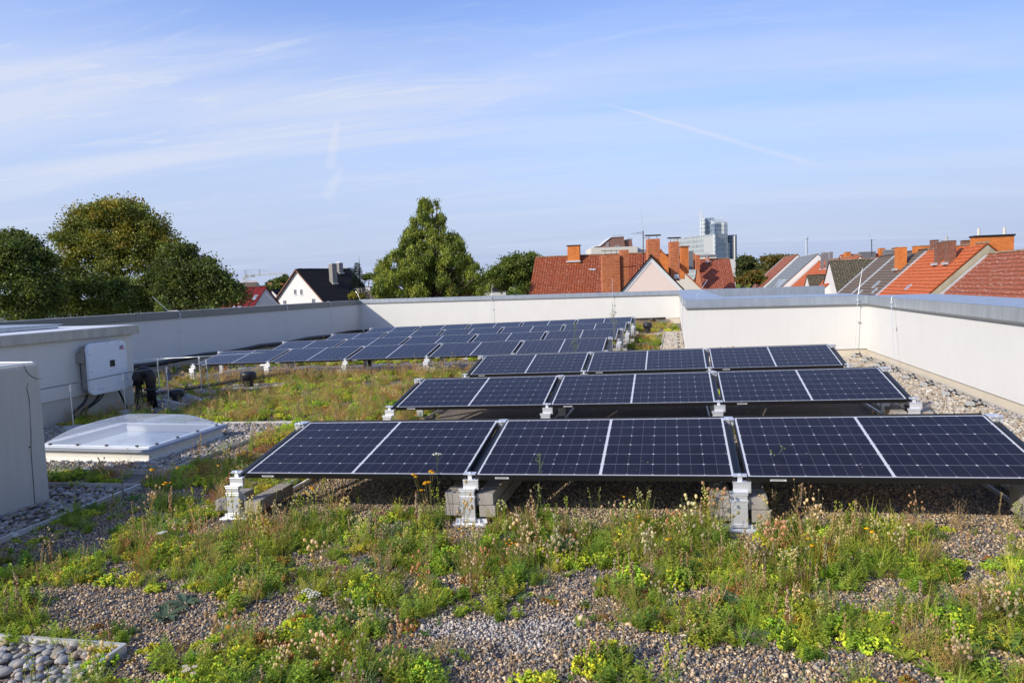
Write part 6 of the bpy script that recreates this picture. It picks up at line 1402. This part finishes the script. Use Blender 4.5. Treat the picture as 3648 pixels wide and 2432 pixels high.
# --- tower crane
C_ = empty('tower_crane', V3(880, 1040, 420), label='slim tower crane on the skyline left of the white house', cat='crane'); C_.location.z = GZ; org = Vector(C_.location)
def truss(name, a, b, w, mat='craney', parent=C_, org=org, t=.10):
    a = a-org; b = b-org; d = (b-a).normalized(); s = d.cross(Vector((0.2, 1, .1))).normalized(); u = d.cross(s); m = MB(); n_ = max(3, int((b-a).length/(w*1.3)))
    cs = [(-1, -1), (1, -1), (1, 1), (-1, 1)]
    for cx, cy in cs: m.tube([a+s*cx*w/2+u*cy*w/2, b+s*cx*w/2+u*cy*w/2], t, 4)
    for k in range(n_):
        p = a.lerp(b, k/n_); q = a.lerp(b, (k+1)/n_)
        for i in range(4): c0 = cs[i]; c1 = cs[(i+1) % 4]; m.tube([p+s*c0[0]*w/2+u*c0[1]*w/2, q+s*c1[0]*w/2+u*c1[1]*w/2], t*.6, 4)
    return m.build(name, MAT[mat], parent)
MAT['craney'] = simple('pale_crane_paint', (.52, .50, .42), .6, var=.05)
MAT['craneo'] = simple('orange_crane_paint', (.62, .34, .14), .6, var=.05)
b0 = V3(881, 1010, 420); base = Vector((b0.x, b0.y, GZ)); truss('mast', base, V3(879, 982, 420), 1.6)
truss('tower_head', V3(878, 984, 420), V3(872.5, 962, 420), 1.0); truss('jib', V3(879, 982, 420), V3(1022, 972.5, 410), 1.1); truss('counter_jib', V3(879, 983, 420), V3(863, 995, 424), 1.0); truss('king_post', V3(925, 981, 418), V3(924.5, 960, 418), .6, t=.07)
m = MB()
for a, b in (((872.5, 962), (924.5, 960)), ((924.5, 960), (975, 974)), ((872.5, 962), (912, 979)), ((872.5, 962), (864, 994))): m.tube([V3(a[0], a[1], 419)-org, V3(b[0], b[1], 418)-org], .07, 4)
m.build('tie_rod', MAT['galv'], C_); m = MB(); p = V3(900, 983, 419)-org; m.box(p, (2, 1.2, 1)); m.build('trolley', MAT['clad_grey'], C_)
C2 = empty('tower_crane', V3(850, 1010, 520), label='low orange crane jib just above the brown roof', cat='crane'); org2 = Vector(C2.location); truss('jib', V3(838, 1010, 520), V3(915, 1001, 505), 1.2, 'craneo', C2, org2); truss('mast', V3(858, 1008, 520), V3(858, 1025, 520), 1.4, 'craneo', C2, org2)

# ================================================================ TREES
def tree(name, label, blobs, d, n, leaf, cols, trunk_px, group=None, trunk_r=.35, seed=1, droop=False, cl=1.0, leafn=46, low=None):
    rg = np.random.default_rng(seed); base = V3(trunk_px[0], trunk_px[1], d); base.z = GZ; r = empty(name, base, label=label, cat='tree', group=group); B = np.array(base)
    bl = []; s_ = d/FPX
    for (px, py, rx, ry, *dz) in blobs:
        c = np.array(at(px, py, d + (dz[0] if dz else 0))); bl.append((c, rx*s_, ry*s_, (rx+ry)/2*s_))
    if not droop:
        for c, rx, ry, rz_ in list(bl):
            for _ in range(5):
                v = rg.normal(size=3); v /= np.linalg.norm(v); v[2] = abs(v[2])*.9-.15; k_ = rg.uniform(.22, .42); q = rg.uniform(.85, 1.12)
                bl.append((c+np.array(LAT)*v[0]*rx*q+np.array(DEP)*v[1]*rz_*q+np.array((0, 0, 1.))*v[2]*ry*q, rx*k_, ry*k_*.8, rz_*k_))
    wts = np.array([b[1]*b[2] for b in bl]); wts = wts/wts.sum(); nc = max(4, n//leafn)
    lat = np.array(LAT); dep = np.array(DEP); up = np.array((0, 0, 1.)); cen = []; rad = []
    bi = rg.choice(len(bl), nc, p=wts)
    for i in bi:
        c, rx, ry, rz_ = bl[i]; v = rg.normal(size=3); v /= np.linalg.norm(v); v[2] = v[2] if v[2] > -.5 else -v[2]
        q = rg.uniform(.45, 1.0)**.6 * (1+.12*rg.normal()); cen.append(c+lat*v[0]*rx*q+dep*v[1]*rz_*q+up*v[2]*ry*q); rad.append(rg.uniform(.55, 1.1)*cl)
    cen = np.array(cen); rad = np.array(rad)
    ci = np.repeat(np.arange(nc), leafn); m = len(ci); off = rg.normal(size=(m, 3))*.45; off[:, 2] *= (1.3 if droop else .62); P = cen[ci]+off*rad[ci][:, None]
    if low is not None: k = P[:, 2] > low; P = P[k]; ci = ci[k]; m = len(P)
    # leaf cards
    a = rg.normal(size=(m, 3)); 
    if droop: a[:, :2] *= .35; a[:, 2] = -abs(a[:, 2])-.8
    a /= np.linalg.norm(a, axis=1)[:, None]; b = np.cross(a, rg.normal(size=(m, 3))); b /= np.linalg.norm(b, axis=1)[:, None]
    L = leaf*rg.uniform(.6, 1.25, m)[:, None]*(1.9 if droop else 1.); Wd = leaf*rg.uniform(.35, .65, m)[:, None]*(.8 if droop else 1.)
    V = np.stack([P-b*Wd*.3, P+a*L*.5-b*Wd, P+a*L, P+a*L*.5+b*Wd], 1).reshape(-1, 3)-B; i0 = np.arange(m)*4
    F = np.concatenate([np.stack([i0, i0+1, i0+2], 1), np.stack([i0, i0+2, i0+3], 1)])
    cols = np.array(cols); cc = cols[rg.integers(0, len(cols), nc)]*rg.uniform(.75, 1.25, (nc, 1)); C = cc[ci]*rg.uniform(.75, 1.3, (m, 1)); C = np.repeat(C, 4, 0)
    np_obj('crown', V, F, MAT['treeleaf'], C, parent=r)
    tb = MB(); top = max(bl, key=lambda b: b[0][2]); T1 = Vector(top[0])-base; mid = Vector((T1.x*.3, T1.y*.3, (T1.z)*.45))
    tb.tube([(0, 0, 0), mid, T1], [trunk_r, trunk_r*.7, trunk_r*.15], 8)
    for b in bl[:len(blobs)]:
        if b is top: continue
        e = Vector(b[0])-base; st_ = mid.lerp(T1, min(.8, max(0, (e.z-mid.z)/max(1, T1.z-mid.z)-.25))); tb.tube([st_, (st_+e)/2+Vector((0, 0, -.15*(e-st_).length*.3)), e], [trunk_r*.4, trunk_r*.22, trunk_r*.06], 6)
    tb.build('trunk', MAT['bark'], r)
    return r
OL = [(.25, .26, .045), (.31, .29, .045), (.19, .22, .04), (.34, .26, .035), (.15, .19, .04), (.22, .25, .045)]
DG = [(.09, .13, .028), (.12, .17, .034), (.17, .21, .04), (.07, .10, .024), (.16, .18, .036)]
MG = [(.11, .16, .025), (.15, .20, .035), (.08, .12, .025), (.19, .22, .04)]
tree('deciduous_tree', 'dark green tree cut off by the left picture edge', [(30, 930, 105, 95), (110, 960, 70, 75), (165, 925, 28, 30), (-60, 900, 90, 90), (60, 1040, 130, 90), (150, 1060, 60, 70), (20, 860, 50, 35), (100, 880, 40, 32), (20, 1110, 90, 50), (110, 1120, 80, 40)], 50, 42000, .17, DG, (20, 1160), seed=3, cl=.9, leafn=80)
tree('autumn_tree', 'tall olive and yellow autumn tree, highest crown at the left', [(430, 790, 110, 72), (330, 800, 70, 62), (505, 820, 75, 62), (270, 870, 58, 60), (560, 870, 52, 52), (440, 880, 130, 80), (350, 900, 90, 70), (250, 925, 52, 40), (580, 930, 40, 50), (430, 745, 85, 30), (280, 800, 40, 40), (470, 960, 110, 60), (300, 960, 70, 45)], 58, 50000, .17, OL, (430, 1160), seed=5, cl=1.0, trunk_r=.5, leafn=84)
tree('deciduous_tree', 'dark lower tree between the autumn tree and the dark red roof', [(640, 930, 60, 58), (620, 1010, 90, 70), (715, 985, 60, 58), (770, 1020, 58, 50), (810, 1060, 55, 45), (700, 1060, 110, 45), (560, 1040, 70, 60), (740, 945, 30, 26)], 54, 40000, .17, DG+[(.09, .11, .03), (.08, .1, .025)], (690, 1160), seed=6, cl=.85, leafn=80)
tree('deciduous_tree', 'shadowy tree mass under the autumn tree crown', [(320, 1050, 110, 70), (200, 1060, 80, 70), (450, 1060, 110, 70), (230, 1000, 50, 40), (250, 1110, 160, 40), (500, 1100, 160, 40)], 56, 34000, .17, DG, (330, 1170), seed=8, cl=.75)
tree('young_shrub_top', 'pale green pointed shrub top behind the left wall', [(578, 1085, 10, 18), (578, 1105, 14, 18), (577, 1070, 6, 10)], 40, 1400, .12, [(.20, .24, .05), (.14, .19, .04)], (578, 1160), seed=9, cl=.28, leafn=28, trunk_r=.06)
# dawn redwood: drooping clumps on a conical outline
rg = np.random.default_rng(21); prof = [(708, 8), (735, 44), (770, 72), (830, 98), (884, 130), (925, 158), (960, 190), (1010, 206), (1060, 212)]
bl = []
gaps = {}
for k in range(210):
    y = 716+340*rg.random()**.68; hw = np.interp(y, [p[0] for p in prof], [p[1] for p in prof]); f_ = rg.uniform(-1, 1); f_ = math.copysign(abs(f_)**.8, f_); hw *= .93+.24*float(hash_noise(np.array([y*.035]), np.array([3.0 if f_ > 0 else 9.0]), 1, 7)[0]); cr_ = 13+9*rg.random()+5*(y > 900); bl.append((1534+f_*(hw-cr_*.8)+(8 if 850 < y < 930 else 0), y, cr_, cr_*1.15, rg.uniform(-1, 1)*hw*70/FPX*.8))
tree('redwood', 'tall pointed dawn redwood with drooping green sprays, centre of the skyline', bl, 70, 88000, .125, [(.20, .25, .032), (.26, .31, .04), (.14, .19, .028), (.31, .34, .05), (.10, .14, .022)], (1534, 1150), seed=22, droop=True, cl=.40, trunk_r=.4, leafn=66)
# spruce
def spruce(label, x, ytop, ybase, halfw, d):
    rg = np.random.default_rng(5); top = V3(x, ytop, d); base = V3(x, ybase, d); g = Vector((base.x, base.y, GZ)); r = empty('spruce', g, label=label, cat='tree'); tb = MB(); tb.tube([(0, 0, 0), Vector(top)-g], [.25, .012], 7); tb.build('trunk', MAT['bark'], r)
    Hh = top.z-base.z; V = []; C = []; n = 0
    for w in range(26):
        t = .16+.92*w/25; z = top.z-t*Hh; R_ = (halfw*d/FPX)*min(1, (t*1.02)**1.15)*rg.uniform(.85, 1.1); nb = 10
        for k in range(nb):
            a = rg.random()*6.28; dirv = np.array((math.cos(a), math.sin(a), .35-.55*t)); tip = R_*rg.uniform(.75, 1.1); side = np.array((-math.sin(a), math.cos(a), 0))
            for q in range(max(9, int(tip/.02))):
                u = rg.random()**.7; p = np.array((base.x, base.y, z))+dirv*tip*u; s = side*rg.choice([-1, 1])*rg.uniform(.14, .32)*(1.15-u)+dirv*.14; wv = np.array((0, 0, .06))+side*.02; V += [p, p+s*.5+wv, p+s, p+s*.5-wv]; C += [np.array((.035, .055, .035))*rg.uniform(.6, 1.7)]*4
    V = np.array(V)-np.array(g); i0 = np.arange(len(V)//4)*4; F = np.concatenate([np.stack([i0, i0+1, i0+2], 1), np.stack([i0, i0+2, i0+3], 1)]); np_obj('crown', V, F, MAT['treeleaf'], np.array(C), parent=r)
spruce('small dark spruce with thin bare leader right of the white house', 1279, 914, 1078, 44, 66)
tree('yellow_shrub', 'yellow green shrub at the foot of the spruce', [(1262, 1056, 22, 12)], 60, 1500, .13, [(.22, .22, .04), (.30, .26, .03)], (1262, 1160), seed=14, cl=.3, trunk_r=.06)
tree('deciduous_tree', 'rounded green tree between the redwood and the red tiled roof', [(1852, 950, 62, 42), (1800, 975, 62, 40), (1890, 960, 45, 55), (1850, 1010, 80, 50), (1770, 1010, 55, 45), (1900, 1020, 40, 40), (1815, 940, 25, 20)], 88, 26000, .22, MG, (1850, 1150), seed=15, cl=.8)
tree('deciduous_tree', 'round green tree right of the white apartment house', [(2658, 940, 36, 30), (2660, 970, 40, 30), (2640, 990, 25, 25), (2685, 985, 24, 24)], 150, 9000, .38, [(.07, .09, .025), (.10, .11, .03), (.05, .07, .02)], (2660, 1100), seed=16, cl=1.0)
tree('autumn_tree', 'green and rust coloured tree at the left end of the terraced houses', [(2790, 935, 38, 30), (2745, 945, 36, 36), (2760, 985, 50, 34), (2730, 985, 28, 30)], 145, 12000, .36, [(.09, .11, .025), (.17, .13, .025), (.13, .13, .03), (.20, .12, .03)], (2765, 1100), seed=17, cl=1.0)
tree('autumn_bush', 'yellow brown bushes below the two right hand trees', [(2620, 1002, 32, 12), (2670, 1002, 40, 14), (2720, 1005, 34, 14), (2690, 985, 26, 18)], 120, 7000, .28, [(.24, .15, .025), (.12, .15, .03), (.18, .15, .03)], (2660, 1100), seed=18, cl=.6)
for lab, bb, d_, sd in (('distant tree behind the brown roof left of the white house', [(985, 1010, 22, 14), (1010, 998, 16, 16), (970, 1018, 20, 10)], 230, 31), ('bushy tree beside the small gable and the dark red roof', [(962, 1030, 18, 10), (985, 1024, 18, 10)], 150, 32),
                        ('distant pale tree crown between the spruce and the redwood', [(1318, 990, 26, 12), (1345, 992, 16, 10)], 300, 33), ('tree crown behind the dark roof left of the right hand tree', [(1745, 995, 30, 16), (1790, 1000, 30, 16)], 190, 34)):
    tree('distant_tree', lab, bb, d_, 3500, d_*.0021, MG+[(.14, .14, .04)], (bb[0][0], 1060), seed=sd, cl=d_*.005)
# wooded horizon: one mass, nobody could count it
rg = np.random.default_rng(77); n = 26000; X = rg.uniform(-900, 1100, n); Yy = rg.uniform(520, 760, n); Z = GZ+rg.random(n)*10*(0.6+.5*hash_noise(X, Yy, .02, 5)); P = np.stack([X, Yy, Z], 1); a = rg.normal(size=(n, 3)); a /= np.linalg.norm(a, axis=1)[:, None]; b = np.cross(a, rg.normal(size=(n, 3))); b /= np.linalg.norm(b, axis=1)[:, None]
V = np.stack([P, P+a*3+b*2, P+a*6, P+a*3-b*2], 1).reshape(-1, 3); i0 = np.arange(n)*4; F = np.concatenate([np.stack([i0, i0+1, i0+2], 1), np.stack([i0, i0+2, i0+3], 1)]); tag(np_obj('horizon_woods', V, F, MAT['treeleaf'], np.repeat(np.array(MG)[rg.integers(0, 4, n)]*1.2, 4, 0)), 'distant green woods along the horizon', 'woods', kind='stuff')
